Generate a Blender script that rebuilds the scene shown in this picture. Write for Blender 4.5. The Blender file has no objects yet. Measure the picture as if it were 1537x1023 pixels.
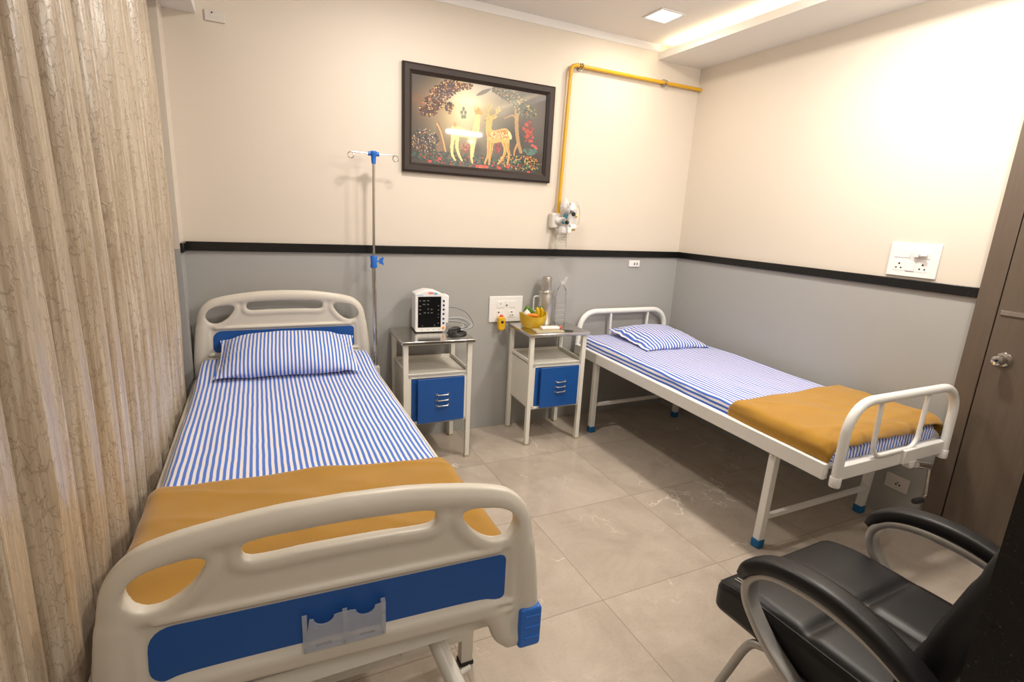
import bpy, bmesh, math, random
import numpy as np
from mathutils import Vector, Matrix, noise

random.seed(7)
C = bpy.context.scene.collection
R = math.radians
PI = math.pi

# ------------------------------------------------------------------ nodes
def mat(name):
    m = bpy.data.materials.new(name)
    m.use_nodes = True
    m.node_tree.nodes.clear()
    return m

class NT:
    def __init__(s, m):
        s.m, s.t = m, m.node_tree
        s.out = s.n('ShaderNodeOutputMaterial')
        s.b = s.n('ShaderNodeBsdfPrincipled')
        s.l(s.b.outputs[0], s.out.inputs[0])
    def n(s, typ, **kw):
        k = s.t.nodes.new(typ)
        for a, v in kw.items():
            setattr(k, a, v)
        return k
    def l(s, a, b):
        s.t.links.new(a, b)
    def put(s, inp, v):
        if hasattr(v, 'links') and hasattr(v, 'is_output'):
            s.l(v, inp)
        else:
            inp.default_value = v
    def math(s, op, a, b=None, c=None):
        k = s.n('ShaderNodeMath', operation=op)
        s.put(k.inputs[0], a)
        if b is not None: s.put(k.inputs[1], b)
        if c is not None: s.put(k.inputs[2], c)
        return k.outputs[0]
    def mix(s, f, a, b):
        k = s.n('ShaderNodeMix', data_type='RGBA')
        s.put(k.inputs[0], f); s.put(k.inputs[6], a); s.put(k.inputs[7], b)
        return k.outputs[2]
    def ramp(s, f, stops, interp='LINEAR'):
        k = s.n('ShaderNodeValToRGB')
        k.color_ramp.interpolation = interp
        e = k.color_ramp.elements
        while len(e) > 1: e.remove(e[-1])
        e[0].position, e[0].color = stops[0]
        for p, c in stops[1:]:
            q = e.new(p); q.color = c
        s.l(f, k.inputs[0])
        return k.outputs[0]
    def obj(s):
        return s.n('ShaderNodeTexCoord').outputs['Object']
    def pos(s):
        return s.n('ShaderNodeNewGeometry').outputs['Position']
    def uv(s):
        return s.n('ShaderNodeTexCoord').outputs['UV']
    def map(s, v, scale=(1, 1, 1), loc=(0, 0, 0), rot=(0, 0, 0)):
        k = s.n('ShaderNodeMapping')
        s.l(v, k.inputs[0])
        k.inputs['Scale'].default_value = scale
        k.inputs['Location'].default_value = loc
        k.inputs['Rotation'].default_value = rot
        return k.outputs[0]
    def noise(s, v, scale=5, detail=4, rough=.5, dist=0, color=False):
        k = s.n('ShaderNodeTexNoise')
        s.l(v, k.inputs['Vector'])
        k.inputs['Scale'].default_value = scale
        k.inputs['Detail'].default_value = detail
        k.inputs['Roughness'].default_value = rough
        k.inputs['Distortion'].default_value = dist
        return k.outputs[1 if color else 0]
    def xyz(s, v):
        k = s.n('ShaderNodeSeparateXYZ'); s.l(v, k.inputs[0]); return k.outputs
    def bump(s, h, strength=.2, dist=.002):
        k = s.n('ShaderNodeBump')
        k.inputs['Strength'].default_value = strength
        k.inputs['Distance'].default_value = dist
        s.l(h, k.inputs['Height'])
        s.l(k.outputs[0], s.b.inputs['Normal'])
    def set(s, **kw):
        names = dict(col='Base Color', rough='Roughness', metal='Metallic', ior='IOR', trans='Transmission Weight',
                     coat='Coat Weight', coatr='Coat Roughness', sheen='Sheen Weight', spec='Specular IOR Level',
                     alpha='Alpha', emit='Emission Color', estr='Emission Strength')
        for k, v in kw.items():
            s.put(s.b.inputs[names[k]], v)
        return s

def c4(r, g, b): return (r, g, b, 1)

def plain(name, col, rough=.5, metal=0, var=.06, scale=14, bump=0, bscale=300, **kw):
    """one colour with a little procedural unevenness"""
    m = mat(name); t = NT(m)
    v = t.obj()
    n = t.noise(v, scale, 3)
    lo = tuple(max(0, c * (1 - var)) for c in col) + (1,)
    hi = tuple(min(1, c * (1 + var)) for c in col) + (1,)
    t.set(col=t.mix(n, lo, hi), rough=rough, metal=metal, **kw)
    if bump:
        t.bump(t.noise(v, bscale, 2), bump, .001)
    return m

def srgb(r, g, b):
    f = lambda c: ((c / 255) / 12.92 if c / 255 <= .04045 else (((c / 255) + .055) / 1.055) ** 2.4)
    return (f(r), f(g), f(b))

M = {}
M['cream'] = plain('wall_cream_paint', (.69, .62, .53), .55, var=.015, scale=2, bump=.03, bscale=160)
M['grey'] = plain('wall_grey_paint', (.385, .38, .365), .45, var=.02, scale=2, bump=.03, bscale=160)
M['ceil'] = plain('ceiling_paint', (.82, .80, .775), .7, var=.01)
M['granite'] = None
def granite():
    m = mat('black_granite'); t = NT(m); v = t.obj()
    n = t.noise(v, 260, 2, .6)
    n2 = t.noise(v, 30, 6, .7, 1.5)
    f = t.ramp(n, [(.66, c4(.006, .006, .006)), (.74, c4(.06, .06, .057))])
    g = t.ramp(n2, [(.62, c4(0, 0, 0)), (.70, c4(.05, .05, .047))])
    k = t.n('ShaderNodeMix', data_type='RGBA', blend_type='ADD')
    k.inputs[0].default_value = 1
    t.l(f, k.inputs[6]); t.l(g, k.inputs[7])
    t.set(col=k.outputs[2], rough=.25)
    return m
M['granite'] = granite()
M['plastic'] = plain('ivory_plastic', (.66, .615, .53), .38, var=.02, bump=.02)
M['blue'] = plain('blue_laminate', (.008, .085, .34), .42, var=.05)
M['bluep'] = plain('bright_blue_plastic', (.018, .15, .58), .4, var=.05)
M['bluecap'] = plain('blue_rubber_cap', (.005, .14, .36), .5, var=.05)
M['cream_metal'] = plain('cream_enamel', (.79, .765, .69), .35, var=.03)
M['white_metal'] = plain('white_enamel', (.84, .83, .80), .28, var=.02)
M['white'] = plain('white_plastic', (.82, .81, .80), .35, var=.015)
M['offwhite'] = plain('offwhite_plastic', (.66, .62, .57), .4, var=.015)
M['dark'] = plain('black_plastic', (.012, .012, .013), .4, var=.1)
M['display'] = plain('dark_display', (.006, .006, .007), .35, spec=.12)
M['slot'] = plain('socket_hole_dark', (.02, .015, .012), .6)
M['chrome'] = plain('chrome', (.62, .60, .57), .16, 1, var=.03)
M['silver'] = plain('silver_paint', (.46, .45, .43), .36, .5, var=.04)
M['rubber'] = plain('black_rubber', (.02, .02, .02), .6)
M['orange'] = plain('orange_button', (.85, .30, .02), .4)
M['navy'] = plain('navy_button', (.02, .04, .22), .4)
M['yellow_pipe'] = plain('yellow_pipe_paint', (.66, .36, .015), .3, var=.06)
M['yellow'] = plain('yellow_plastic', (.66, .42, .02), .35, var=.06)
M['yellowd'] = plain('deep_yellow_plastic', (.72, .42, .012), .35, var=.08, scale=60)
M['banana'] = plain('banana_skin', (.80, .55, .02), .45, var=.10, scale=40)
M['green'] = plain('green_skin', (.07, .20, .02), .4, var=.2, scale=40)
M['carrot'] = plain('carrot_skin', (.75, .22, .02), .5, var=.1, scale=50)
M['garlic'] = plain('pale_skin', (.75, .68, .60), .5, var=.12, scale=50)
M['red'] = plain('red_plastic', (.65, .06, .05), .4)
M['paper'] = plain('paper', (.76, .72, .66), .7, var=.05)
M['mustardp'] = plain('buff_cover', (.45, .38, .22), .5, var=.15, scale=60)
M['marker_r'] = plain('pale_red_print', (.75, .22, .22), .5)
M['marker_b'] = plain('pale_blue_print', (.15, .42, .75), .5)
M['glyph'] = plain('grey_screen_marks', (.16, .16, .15), .5)
M['lead'] = plain('grey_cable', (.10, .12, .15), .4)
M['leadw'] = plain('pale_cable', (.55, .56, .56), .4)
M['gold'] = plain('brass', (.60, .38, .08), .3, 1)
M['teal'] = plain('teal_plastic', (.02, .14, .22), .35)

def glassy(name, col, rough, ior=1.45, alpha=None):
    m = mat(name); t = NT(m)
    t.set(col=c4(*col), rough=rough, trans=1.0, ior=ior)
    return m
M['clear'] = glassy('clear_plastic', (.97, .97, .97), .04, 1.3)
M['glass'] = glassy('water_clear', (.95, .97, .98), .0, 1.2)
def frosted():
    m = mat('frosted_plastic'); t = NT(m)
    n = t.noise(t.obj(), 40, 3)
    t.set(col=t.mix(n, c4(.55, .58, .66), c4(.64, .67, .74)), rough=.3, trans=.0, alpha=.42)
    return m
M['frost'] = frosted()
def milky():
    m = mat('milky_plastic'); t = NT(m)
    n = t.noise(t.obj(), 60, 3)
    t.set(col=t.mix(n, c4(.72, .70, .68), c4(.80, .79, .78)), rough=.2, alpha=.62)
    return m
M['milky'] = milky()

def brushed():
    m = mat('brushed_steel'); t = NT(m); v = t.obj()
    n = t.noise(t.map(v, (6, 220, 220)), 3, 3)
    t.set(col=t.mix(n, c4(.58, .56, .52), c4(.68, .66, .62)), rough=.2, metal=1)
    return m
M['steel'] = brushed()
def steelv():
    m = mat('polished_steel'); t = NT(m); v = t.obj()
    n = t.noise(t.map(v, (8, 8, 300)), 3, 3)
    t.set(col=t.mix(n, c4(.60, .575, .53), c4(.70, .675, .63)), rough=.36, metal=1)
    return m
M['flask'] = steelv()

def striped(name, period, white, blue, duty=.5):
    m = mat(name); t = NT(m)
    uv = t.uv(); x = t.xyz(uv)
    wob = t.math('MULTIPLY', t.math('SUBTRACT', t.noise(uv, 9, 3), .5), .0045)
    u = t.math('DIVIDE', t.math('ADD', x[0], wob), period)
    fr = t.math('FRACT', t.math('ADD', u, 1000))
    e = t.math('ABSOLUTE', t.math('SUBTRACT', fr, .5))
    f = t.n('ShaderNodeMapRange')
    t.l(e, f.inputs[0])
    f.inputs[1].default_value = duty / 2 - .04; f.inputs[2].default_value = duty / 2 + .04
    # faint centre line woven into the white stripe
    fine = t.math('GREATER_THAN', t.math('FRACT', t.math('MULTIPLY', u, 6)), .75)
    wh = t.mix(t.math('MULTIPLY', fine, .18), c4(*white), c4(white[0] * .82, white[1] * .74, white[2] * .78))
    t.set(col=t.mix(f.outputs[0], c4(*blue), wh), rough=.8, sheen=.15)
    w = t.noise(t.map(uv, (1, 1, 1)), 420, 2)
    t.bump(w, .06, .001)
    return m
M['stripe_wide'] = striped('blue_white_stripe_wide', .0200, (.82, .78, .79), (.052, .17, .64))
M['stripe_fine'] = striped('blue_white_stripe_fine', .0255, (.80, .77, .82), (.045, .14, .56))

def wool():
    m = mat('mustard_wool'); t = NT(m); v = t.obj()
    n = t.noise(v, 9, 5, .6)
    n2 = t.noise(v, 500, 2)
    c = t.mix(n, c4(.345, .172, .010), c4(.45, .232, .018))
    t.set(col=t.mix(t.math('MULTIPLY', n2, .3), c, c4(.30, .14, .012)), rough=.95, sheen=.3)
    t.bump(n2, .25, .002)
    return m
M['wool'] = wool()

def bark():
    m = mat('crinkled_curtain_cloth'); t = NT(m); uv = t.uv()
    v = t.map(uv, (1, 1, 1))
    wv = t.noise(t.map(uv, (22, 14, 1)), 1.6, 3, .6, 0, True)
    k = t.n('ShaderNodeMix', data_type='VECTOR')
    k.inputs[0].default_value = .05
    t.l(v, k.inputs[4]); t.l(wv, k.inputs[5])
    q = t.map(k.outputs[1], (62, 22, 1))
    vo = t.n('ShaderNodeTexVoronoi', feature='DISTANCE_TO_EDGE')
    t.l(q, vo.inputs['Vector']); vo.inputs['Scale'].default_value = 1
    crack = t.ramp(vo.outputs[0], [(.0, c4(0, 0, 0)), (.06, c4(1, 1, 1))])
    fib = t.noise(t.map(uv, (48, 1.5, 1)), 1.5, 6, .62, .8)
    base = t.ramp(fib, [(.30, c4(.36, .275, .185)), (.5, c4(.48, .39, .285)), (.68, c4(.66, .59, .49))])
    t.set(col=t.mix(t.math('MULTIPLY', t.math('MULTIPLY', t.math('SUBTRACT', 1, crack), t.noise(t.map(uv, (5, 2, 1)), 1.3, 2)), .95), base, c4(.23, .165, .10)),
          rough=t.math('ADD', .20, t.math('MULTIPLY', fib, .22)), sheen=.05, spec=.7, coat=.5, coatr=.22)
    h = t.math('ADD', crack, t.math('MULTIPLY', fib, 1.4))
    t.bump(h, .3, .0018)
    return m
M['curtain'] = bark()

def wood():
    m = mat('brown_laminate'); t = NT(m); v = t.pos()
    n = t.noise(t.map(v, (60, 60, 3)), 1.2, 4, .6)
    t.set(col=t.mix(n, c4(.098, .072, .052), c4(.145, .108, .08)), rough=.42)
    return m
M['wood'] = wood()
def frame_wood():
    m = mat('dark_frame_wood'); t = NT(m); v = t.obj()
    n = t.noise(t.map(v, (8, 60, 60)), 1.5, 4, .6)
    t.set(col=t.mix(n, c4(.020, .013, .011), c4(.042, .028, .022)), rough=.5, spec=.35)
    return m
M['frame'] = frame_wood()

def leather():
    m = mat('black_leather'); t = NT(m); v = t.obj()
    vo = t.n('ShaderNodeTexVoronoi'); t.l(v, vo.inputs['Vector']); vo.inputs['Scale'].default_value = 420
    n = t.noise(v, 6, 4)
    t.set(col=t.mix(n, c4(.007, .007, .008), c4(.013, .013, .015)), rough=t.math('ADD', .36, t.math('MULTIPLY', n, .12)), spec=.4)
    t.bump(vo.outputs[0], .12, .001)
    return m
M['leather'] = leather()

def marble():
    m = mat('polished_marble_tile'); t = NT(m)
    v = t.pos(); p = t.xyz(v)
    T = .655
    gx = t.math('FRACT', t.math('ADD', t.math('DIVIDE', t.math('SUBTRACT', p[0], 1.842), T), 100.5))
    gy = t.math('FRACT', t.math('ADD', t.math('DIVIDE', t.math('ADD', p[1], 1.861), T), 100.5))
    ex = t.math('LESS_THAN', t.math('ABSOLUTE', t.math('SUBTRACT', gx, .5)), .0026)
    ey = t.math('LESS_THAN', t.math('ABSOLUTE', t.math('SUBTRACT', gy, .5)), .0026)
    grout = t.math('MAXIMUM', ex, ey)
    # each tile samples its own piece of stone
    ix = t.math('FLOOR', t.math('ADD', t.math('DIVIDE', t.math('SUBTRACT', p[0], 1.842), T), 100.0))
    iy = t.math('FLOOR', t.math('ADD', t.math('DIVIDE', t.math('ADD', p[1], 1.861), T), 100.0))
    off = t.n('ShaderNodeCombineXYZ')
    t.l(t.math('MULTIPLY', ix, 3.7), off.inputs[0]); t.l(t.math('MULTIPLY', iy, 5.3), off.inputs[1])
    t.l(t.math('ADD', ix, iy), off.inputs[2])
    a = t.n('ShaderNodeVectorMath', operation='ADD')
    t.l(v, a.inputs[0]); t.l(off.outputs[0], a.inputs[1])
    s = a.outputs[0]
    cloud = t.noise(s, 3.2, 8, .62, .5)
    fine = t.noise(s, 26, 6, .65, .8)
    base = t.ramp(cloud, [(.3, c4(.345, .288, .235)), (.5, c4(.435, .368, .305)), (.72, c4(.525, .455, .39))])
    speck = t.noise(s, 90, 4, .7)
    base = t.mix(t.math('MULTIPLY', fine, .5), base, c4(.50, .43, .36))
    base = t.mix(t.math('MULTIPLY', t.ramp(speck, [(.5, c4(0, 0, 0)), (.75, c4(1, 1, 1))]), .3), base, c4(.29, .235, .185))
    warp = t.noise(s, 5.0, 4, .6, 0, True)
    mixv = t.n('ShaderNodeMix', data_type='VECTOR'); mixv.inputs[0].default_value = .24
    t.l(s, mixv.inputs[4]); t.l(warp, mixv.inputs[5])
    def veins(scale, width, lo, hi, mscale, amt):
        vo = t.n('ShaderNodeTexVoronoi', feature='DISTANCE_TO_EDGE')
        t.l(mixv.outputs[1], vo.inputs['Vector']); vo.inputs['Scale'].default_value = scale
        ln = t.ramp(vo.outputs[0], [(0, c4(1, 1, 1)), (width, c4(0, 0, 0))])
        mk = t.ramp(t.noise(s, mscale, 3), [(lo, c4(0, 0, 0)), (hi, c4(1, 1, 1))])
        return t.math('MULTIPLY', t.math('MULTIPLY', ln, mk), amt)
    w1 = veins(2.4, .008, .535, .635, 2.7, .95)
    w2 = veins(5.2, .013, .575, .70, 3.9, .5)
    w = t.math('MAXIMUM', w1, w2)
    col = t.mix(w, base, c4(.78, .70, .60))
    col = t.mix(t.math('MULTIPLY', grout, .6), col, c4(.17, .125, .085))
    t.set(col=col, rough=t.math('ADD', .17, t.math('MULTIPLY', fine, .08)), spec=.5)
    return m
M['floor'] = marble()

def emis(name, col, s):
    m = mat(name); t = NT(m)
    t.set(col=c4(.9, .9, .9), emit=c4(*col), estr=s)
    return m

def printmat():
    m = mat('printed_picture'); t = NT(m)
    a = t.n('ShaderNodeVertexColor'); a.layer_name = 'print'
    t.set(col=a.outputs[0], rough=.35, coat=.75, coatr=.03)
    return m
M['print'] = printmat()

# ------------------------------------------------------------------ objects
def root_loc(o):
    while o.parent: o = o.parent
    return Vector(o.location)

def obj(name, bm, m, parent=None, smooth=40, world=False, bevel=0, segs=2, solid=0, subsurf=0, weld=False):
    if isinstance(bm, bpy.types.Mesh):
        me = bm; me.name = name
    else:
        me = bpy.data.meshes.new(name)
        bm.normal_update(); bm.to_mesh(me); bm.free()
    if world and parent is not None:
        me.transform(Matrix.Translation(-root_loc(parent)))
    for k in (m if isinstance(m, (list, tuple)) else [m]):
        me.materials.append(k)
    o = bpy.data.objects.new(name, me); C.objects.link(o)
    if parent is not None: o.parent = parent
    if smooth:
        me.shade_smooth()
        me.set_sharp_from_angle(angle=R(smooth))
    else:
        me.shade_flat()
    if solid:
        q = o.modifiers.new('solid', 'SOLIDIFY'); q.thickness = solid; q.offset = 0
    if bevel:
        q = o.modifiers.new('bevel', 'BEVEL'); q.width = bevel; q.segments = segs
        q.limit_method = 'ANGLE'; q.angle_limit = R(50)
    if subsurf:
        q = o.modifiers.new('sub', 'SUBSURF'); q.levels = subsurf; q.render_levels = subsurf
    return o

def thing(name, label, cat, loc=(0, 0, 0), rz=0, group=None):
    o = bpy.data.objects.new(name, None); C.objects.link(o)
    o.empty_display_size = .1
    o.location = loc; o.rotation_euler = (0, 0, rz)
    return tag(o, label, cat, group)
def tag(o, label, cat, group=None):
    o['label'] = label; o['category'] = cat; o['kind'] = 'thing'
    if group: o['group'] = group
    return o
def struct(name, bm, m, parent=None, label=None, cat=None, **kw):
    o = obj(name, bm, m, parent, **kw)
    if parent is None:
        o['kind'] = 'structure'
        if label: o['label'] = label
        if cat: o['category'] = cat
    return o
def copy_tree(o, parent=None):
    c = o.copy(); C.objects.link(c); c.parent = parent
    for ch in list(o.children): copy_tree(ch, c)
    return c

# ------------------------------------------------------------------ mesh helpers
def BM(): return bmesh.new()

def box(bm, x0, x1, y0, y1, z0, z1, M_=None, mi=0):
    vs = [bm.verts.new(Vector(p)) for p in ((x0, y0, z0), (x1, y0, z0), (x1, y1, z0), (x0, y1, z0),
                                            (x0, y0, z1), (x1, y0, z1), (x1, y1, z1), (x0, y1, z1))]
    if M_ is not None:
        for v in vs: v.co = M_ @ v.co
    for f in ((3, 2, 1, 0), (4, 5, 6, 7), (0, 1, 5, 4), (1, 2, 6, 5), (2, 3, 7, 6), (3, 0, 4, 7)):
        fc = bm.faces.new([vs[i] for i in f]); fc.material_index = mi
    return bm

def quad(bm, pts, mi=0):
    f = bm.faces.new([bm.verts.new(Vector(p)) for p in pts]); f.material_index = mi
    return f

def smooth_path(pts, n=8, closed=False):
    """Catmull-Rom"""
    P = [Vector(p) for p in pts]; out = []
    N = len(P); rng = range(N if closed else N - 1)
    for i in rng:
        if closed:
            a, b, c, d = P[(i - 1) % N], P[i], P[(i + 1) % N], P[(i + 2) % N]
        else:
            b, c = P[i], P[i + 1]
            a = P[i - 1] if i > 0 else b + (b - c)
            d = P[i + 2] if i + 2 < N else c + (c - b)
        for k in range(n):
            t = k / n
            out.append(.5 * ((2 * b) + (c - a) * t + (2 * a - 5 * b + 4 * c - d) * t * t + (3 * b - a - 3 * c + d) * t ** 3))
    if not closed: out.append(P[-1].copy())
    return out

def round_path(pts, r, n=6, closed=False):
    """polyline with circular-ish fillets of radius r (or list)"""
    P = [Vector(p) for p in pts]; out = []; N = len(P)
    for i, p in enumerate(P):
        if not closed and i in (0, N - 1):
            out.append(p); continue
        a, b = P[(i - 1) % N], P[(i + 1) % N]
        d1, d2 = (a - p), (b - p)
        rr = r[i] if isinstance(r, (list, tuple)) else r
        ang = d1.angle(d2)
        L = min(rr / math.tan(ang / 2) if ang < PI - .01 else 0, d1.length * .49, d2.length * .49)
        if L < 1e-5: out.append(p); continue
        s, e = p + d1.normalized() * L, p + d2.normalized() * L
        for k in range(n + 1):
            t = k / n
            out.append((1 - t) ** 2 * s + 2 * t * (1 - t) * p + t * t * e) if False else out.append(
                ((1 - t) ** 2 * s + 2 * t * (1 - t) * .86 * p + t * t * e) / ((1 - t) ** 2 + 2 * t * (1 - t) * .86 + t * t))
    return out

def tube(bm, path, r, segs=10, closed=False, cap=True, flat=None, mi=0):
    """r may be a list; flat=(w,h) sweeps a rounded flat bar, w along the path's side direction"""
    P = [Vector(p) for p in path]; N = len(P)
    rings = []; up = None
    for i in range(N):
        if closed: t = P[(i + 1) % N] - P[i - 1]
        else: t = P[min(i + 1, N - 1)] - P[max(i - 1, 0)]
        t.normalize()
        if up is None:
            up = Vector((0, 0, 1)) if abs(t.z) < .9 else Vector((0, 1, 0))
            if flat: up = Vector((1, 0, 0))
        if flat: up = Vector((1, 0, 0))
        up = (up - t * up.dot(t))
        if up.length < 1e-4: up = Vector((0, 1, 0)) - t * t.y
        up.normalize()
        side = t.cross(up)
        rr = r[i] if isinstance(r, (list, tuple)) else r
        ring = []
        for k in range(segs):
            a = 2 * PI * k / segs
            ca, sa = math.cos(a), math.sin(a)
            if flat:
                pw = .5
                x = math.copysign(abs(ca) ** pw, ca) * flat[0] / 2
                y = math.copysign(abs(sa) ** pw, sa) * flat[1] / 2
                sc = rr if isinstance(r, (list, tuple)) else 1
                ring.append(bm.verts.new(P[i] + up * x * sc + side * y * sc))
            else:
                ring.append(bm.verts.new(P[i] + up * ca * rr + side * sa * rr))
        rings.append(ring)
    for i in range(N if closed else N - 1):
        a, b = rings[i], rings[(i + 1) % N]
        for k in range(segs):
            f = bm.faces.new((a[k], a[(k + 1) % segs], b[(k + 1) % segs], b[k])); f.material_index = mi
    if cap and not closed:
        bm.faces.new(rings[0][::-1]).material_index = mi
        bm.faces.new(rings[-1]).material_index = mi
    return bm

def lathe(bm, prof, segs=28, cx=0, cy=0, Mx=None, mi=0):
    """prof: list of (r,z); r=0 closes"""
    rings = []
    for r, z in prof:
        if r <= 1e-6:
            rings.append([bm.verts.new((cx, cy, z))])
        else:
            rings.append([bm.verts.new((cx + r * math.cos(2 * PI * k / segs), cy + r * math.sin(2 * PI * k / segs), z)) for k in range(segs)])
    for a, b in zip(rings, rings[1:]):
        for k in range(segs):
            k2 = (k + 1) % segs
            if len(a) == 1 and len(b) == 1: continue
            if len(a) == 1: f = bm.faces.new((a[0], b[k2], b[k]))
            elif len(b) == 1: f = bm.faces.new((a[k], a[k2], b[0]))
            else: f = bm.faces.new((a[k], a[k2], b[k2], b[k]))
            f.material_index = mi
    if Mx is not None:
        for rg in rings:
            for v in rg: v.co = Mx @ v.co
    return bm

def cyl(bm, p0, p1, r, segs=16):
    return tube(bm, [p0, p1], r, segs)

def prism(bm, pts, axis, a, b, mi=0):
    """extrude polygon (2D pts) along axis from a to b; axis 0: pts=(y,z), 1: (x,z), 2: (x,y)"""
    def mk(p, t):
        return (t, p[0], p[1]) if axis == 0 else (p[0], t, p[1]) if axis == 1 else (p[0], p[1], t)
    A = [bm.verts.new(mk(p, a)) for p in pts]; B = [bm.verts.new(mk(p, b)) for p in pts]
    n = len(pts)
    for i in range(n):
        bm.faces.new((A[i], A[(i + 1) % n], B[(i + 1) % n], B[i])).material_index = mi
    bm.faces.new(A[::-1]).material_index = mi; bm.faces.new(B).material_index = mi
    return bm

def plate2d(loops, half, bev, res=3):
    """2D loops [(x,y)..] (first outer, rest holes) -> rounded slab mesh, local x,y plane, thickness along z (2*half).
    Returned mesh already rotated so that y->z (upright board), front = -y."""
    cu = bpy.data.curves.new('tmp', 'CURVE'); cu.dimensions = '2D'; cu.fill_mode = 'BOTH'
    for lp in loops:
        s = cu.splines.new('POLY'); s.points.add(len(lp) - 1)
        for q, p in zip(s.points, lp): q.co = (p[0], p[1], 0, 1)
        s.use_cyclic_u = True
    cu.extrude = half - bev; cu.bevel_depth = bev; cu.bevel_resolution = res; cu.offset = -bev
    o = bpy.data.objects.new('tmp', cu); C.objects.link(o)
    dg = bpy.context.evaluated_depsgraph_get()
    me = bpy.data.meshes.new_from_object(o.evaluated_get(dg))
    bpy.data.objects.remove(o); bpy.data.curves.remove(cu)
    me.materials.clear()
    me.transform(Matrix.Rotation(R(90), 4, 'X'))
    return me

def add_mesh(bm, me, Mx=None):
    if Mx is not None: me.transform(Mx)
    bm.from_mesh(me); bpy.data.meshes.remove(me)
    return bm

def offset_loop(lp, d):
    """offset closed loop outward (counter-clockwise loops) by d"""
    n = len(lp); out = []
    area = sum(lp[i][0] * lp[(i + 1) % n][1] - lp[(i + 1) % n][0] * lp[i][1] for i in range(n))
    sg = 1 if area > 0 else -1
    for i in range(n):
        a, b = lp[i - 1], lp[(i + 1) % n]
        tx, ty = b[0] - a[0], b[1] - a[1]; L = math.hypot(tx, ty) or 1
        out.append((lp[i][0] + sg * d * ty / L, lp[i][1] - sg * d * tx / L))
    return out

def l2(v): return [(p.x, p.y) for p in v]

def ccurve(pts, n=6):
    return l2(smooth_path([(p[0], p[1], 0) for p in pts], n, True))
def rrect(x0, x1, y0, y1, r, n=6):
    return l2(round_path([(x0, y0, 0), (x1, y0, 0), (x1, y1, 0), (x0, y1, 0)], r, n, True))

def grid(fn, nu, nv, uvfn=None):
    bm = BM(); uvl = bm.loops.layers.uv.new('UVMap')
    V = [[bm.verts.new(fn(i / (nu - 1), j / (nv - 1))) for j in range(nv)] for i in range(nu)]
    for i in range(nu - 1):
        for j in range(nv - 1):
            f = bm.faces.new((V[i][j], V[i + 1][j], V[i + 1][j + 1], V[i][j + 1]))
            for lp, (a, b) in zip(f.loops, ((i, j), (i + 1, j), (i + 1, j + 1), (i, j + 1))):
                u, v = a / (nu - 1), b / (nv - 1)
                lp[uvl].uv = uvfn(u, v) if uvfn else (u, v)
    return bm

def nz(x, y, z=0): return noise.noise(Vector((x, y, z)))

def fit_loop(u):  # smoothstep
    return u * u * (3 - 2 * u)

# cushion: subdivided rounded box with a displacement
def cushion(w, d, h, r, nx=24, ny=24, nzs=8, disp=None):
    bm = BM()
    bmesh.ops.create_cube(bm, size=2)
    bmesh.ops.subdivide_edges(bm, edges=bm.edges[:], cuts=nx, use_grid_fill=True)
    for v in bm.verts:
        p = Vector((v.co.x * w / 2, v.co.y * d / 2, v.co.z * h / 2))
        inner = Vector((max(-w / 2 + r, min(w / 2 - r, p.x)), max(-d / 2 + r, min(d / 2 - r, p.y)), max(-h / 2 + min(r, h * .49), min(h / 2 - min(r, h * .49), p.z))))
        dl = p - inner
        if dl.length > 1e-6:
            p = inner + dl.normalized() * min(r, dl.length if dl.length < r else r)
        v.co = p
        if disp: v.co = disp(p)
    return bm

# ------------------------------------------------------------------ ROOM
XL, XR, ZB, ZC, ZS = .245, 3.755, 1.332, 2.815, 2.732
YF = -3.09
TH = .12
def wall_mesh(quads):
    bm = BM()
    for pts, mi in quads: quad(bm, pts, mi)
    return bm
ZD = ZB - .03
# back wall: grey dado and cream upper half
bm = BM(); box(bm, XL - .3, XR + TH, 0, TH, 0, ZD, mi=1); box(bm, XL - .3, XR + TH, 0, TH, ZD, 3.0, mi=0)
struct('wall_back', bm, [M['cream'], M['grey']], label='cream back wall with grey lower half behind both beds', cat='wall')
bm = BM(); box(bm, XR, XR + TH, -5.2, 0, 0, ZD, mi=1); box(bm, XR, XR + TH, -5.2, 0, ZD, 3.0, mi=0)
struct('wall_right', bm, [M['cream'], M['grey']], label='cream right wall with grey lower half beside white bed', cat='wall')
# left wall: a short return, then a recess behind the curtain
bm = BM()
for z0, z1, mi in ((0, ZD, 1), (ZD, 3.0, 0)):
    box(bm, XL - TH - .2, XL, -.165, 0, z0, z1, mi=mi)
    box(bm, XL - .34, XL - .215, -5.2, -.165, z0, z1, mi=mi)
struct('wall_left', bm, [M['cream'], M['grey']], label='left wall and shallow recess behind the curtain', cat='wall')
# front wall with the doorway the picture is taken from
bm = BM()
for z0, z1, mi in ((0, ZD, 1), (ZD, 3.0, 0)):
    box(bm, 1.554, XR, YF - .15, YF, z0, z1, mi=mi)
box(bm, XL - .2, 1.554, YF - .15, YF, 2.35, 3.0)
struct('wall_front', bm, [M['cream'], M['grey']], label='front wall beside the doorway, behind the black chair', cat='wall')
bm = BM(); box(bm, -.3, XR + .2, -5.3, -5.2, 0, 3.0)
struct('wall_corridor', bm, M['cream'])
bm = BM(); box(bm, 1.519, 1.554, YF - .16, YF, 0, 2.35)
struct('trim_4', bm, M['granite'], label='black speckled granite door jamb at right edge', cat='door jamb')
bm = BM(); quad(bm, [(-.3, -5.3, 0), (XR + .2, -5.3, 0), (XR + .2, .2, 0), (-.3, .2, 0)])
struct('floor', bm, M['floor'], smooth=0, label='polished beige marble tile floor', cat='floor')
bm = BM(); box(bm, -.3, XR + .2, -5.3, .2, ZC, ZC + .1)
struct('ceiling', bm, M['ceil'], label='white ceiling above the beds', cat='ceiling')
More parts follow.
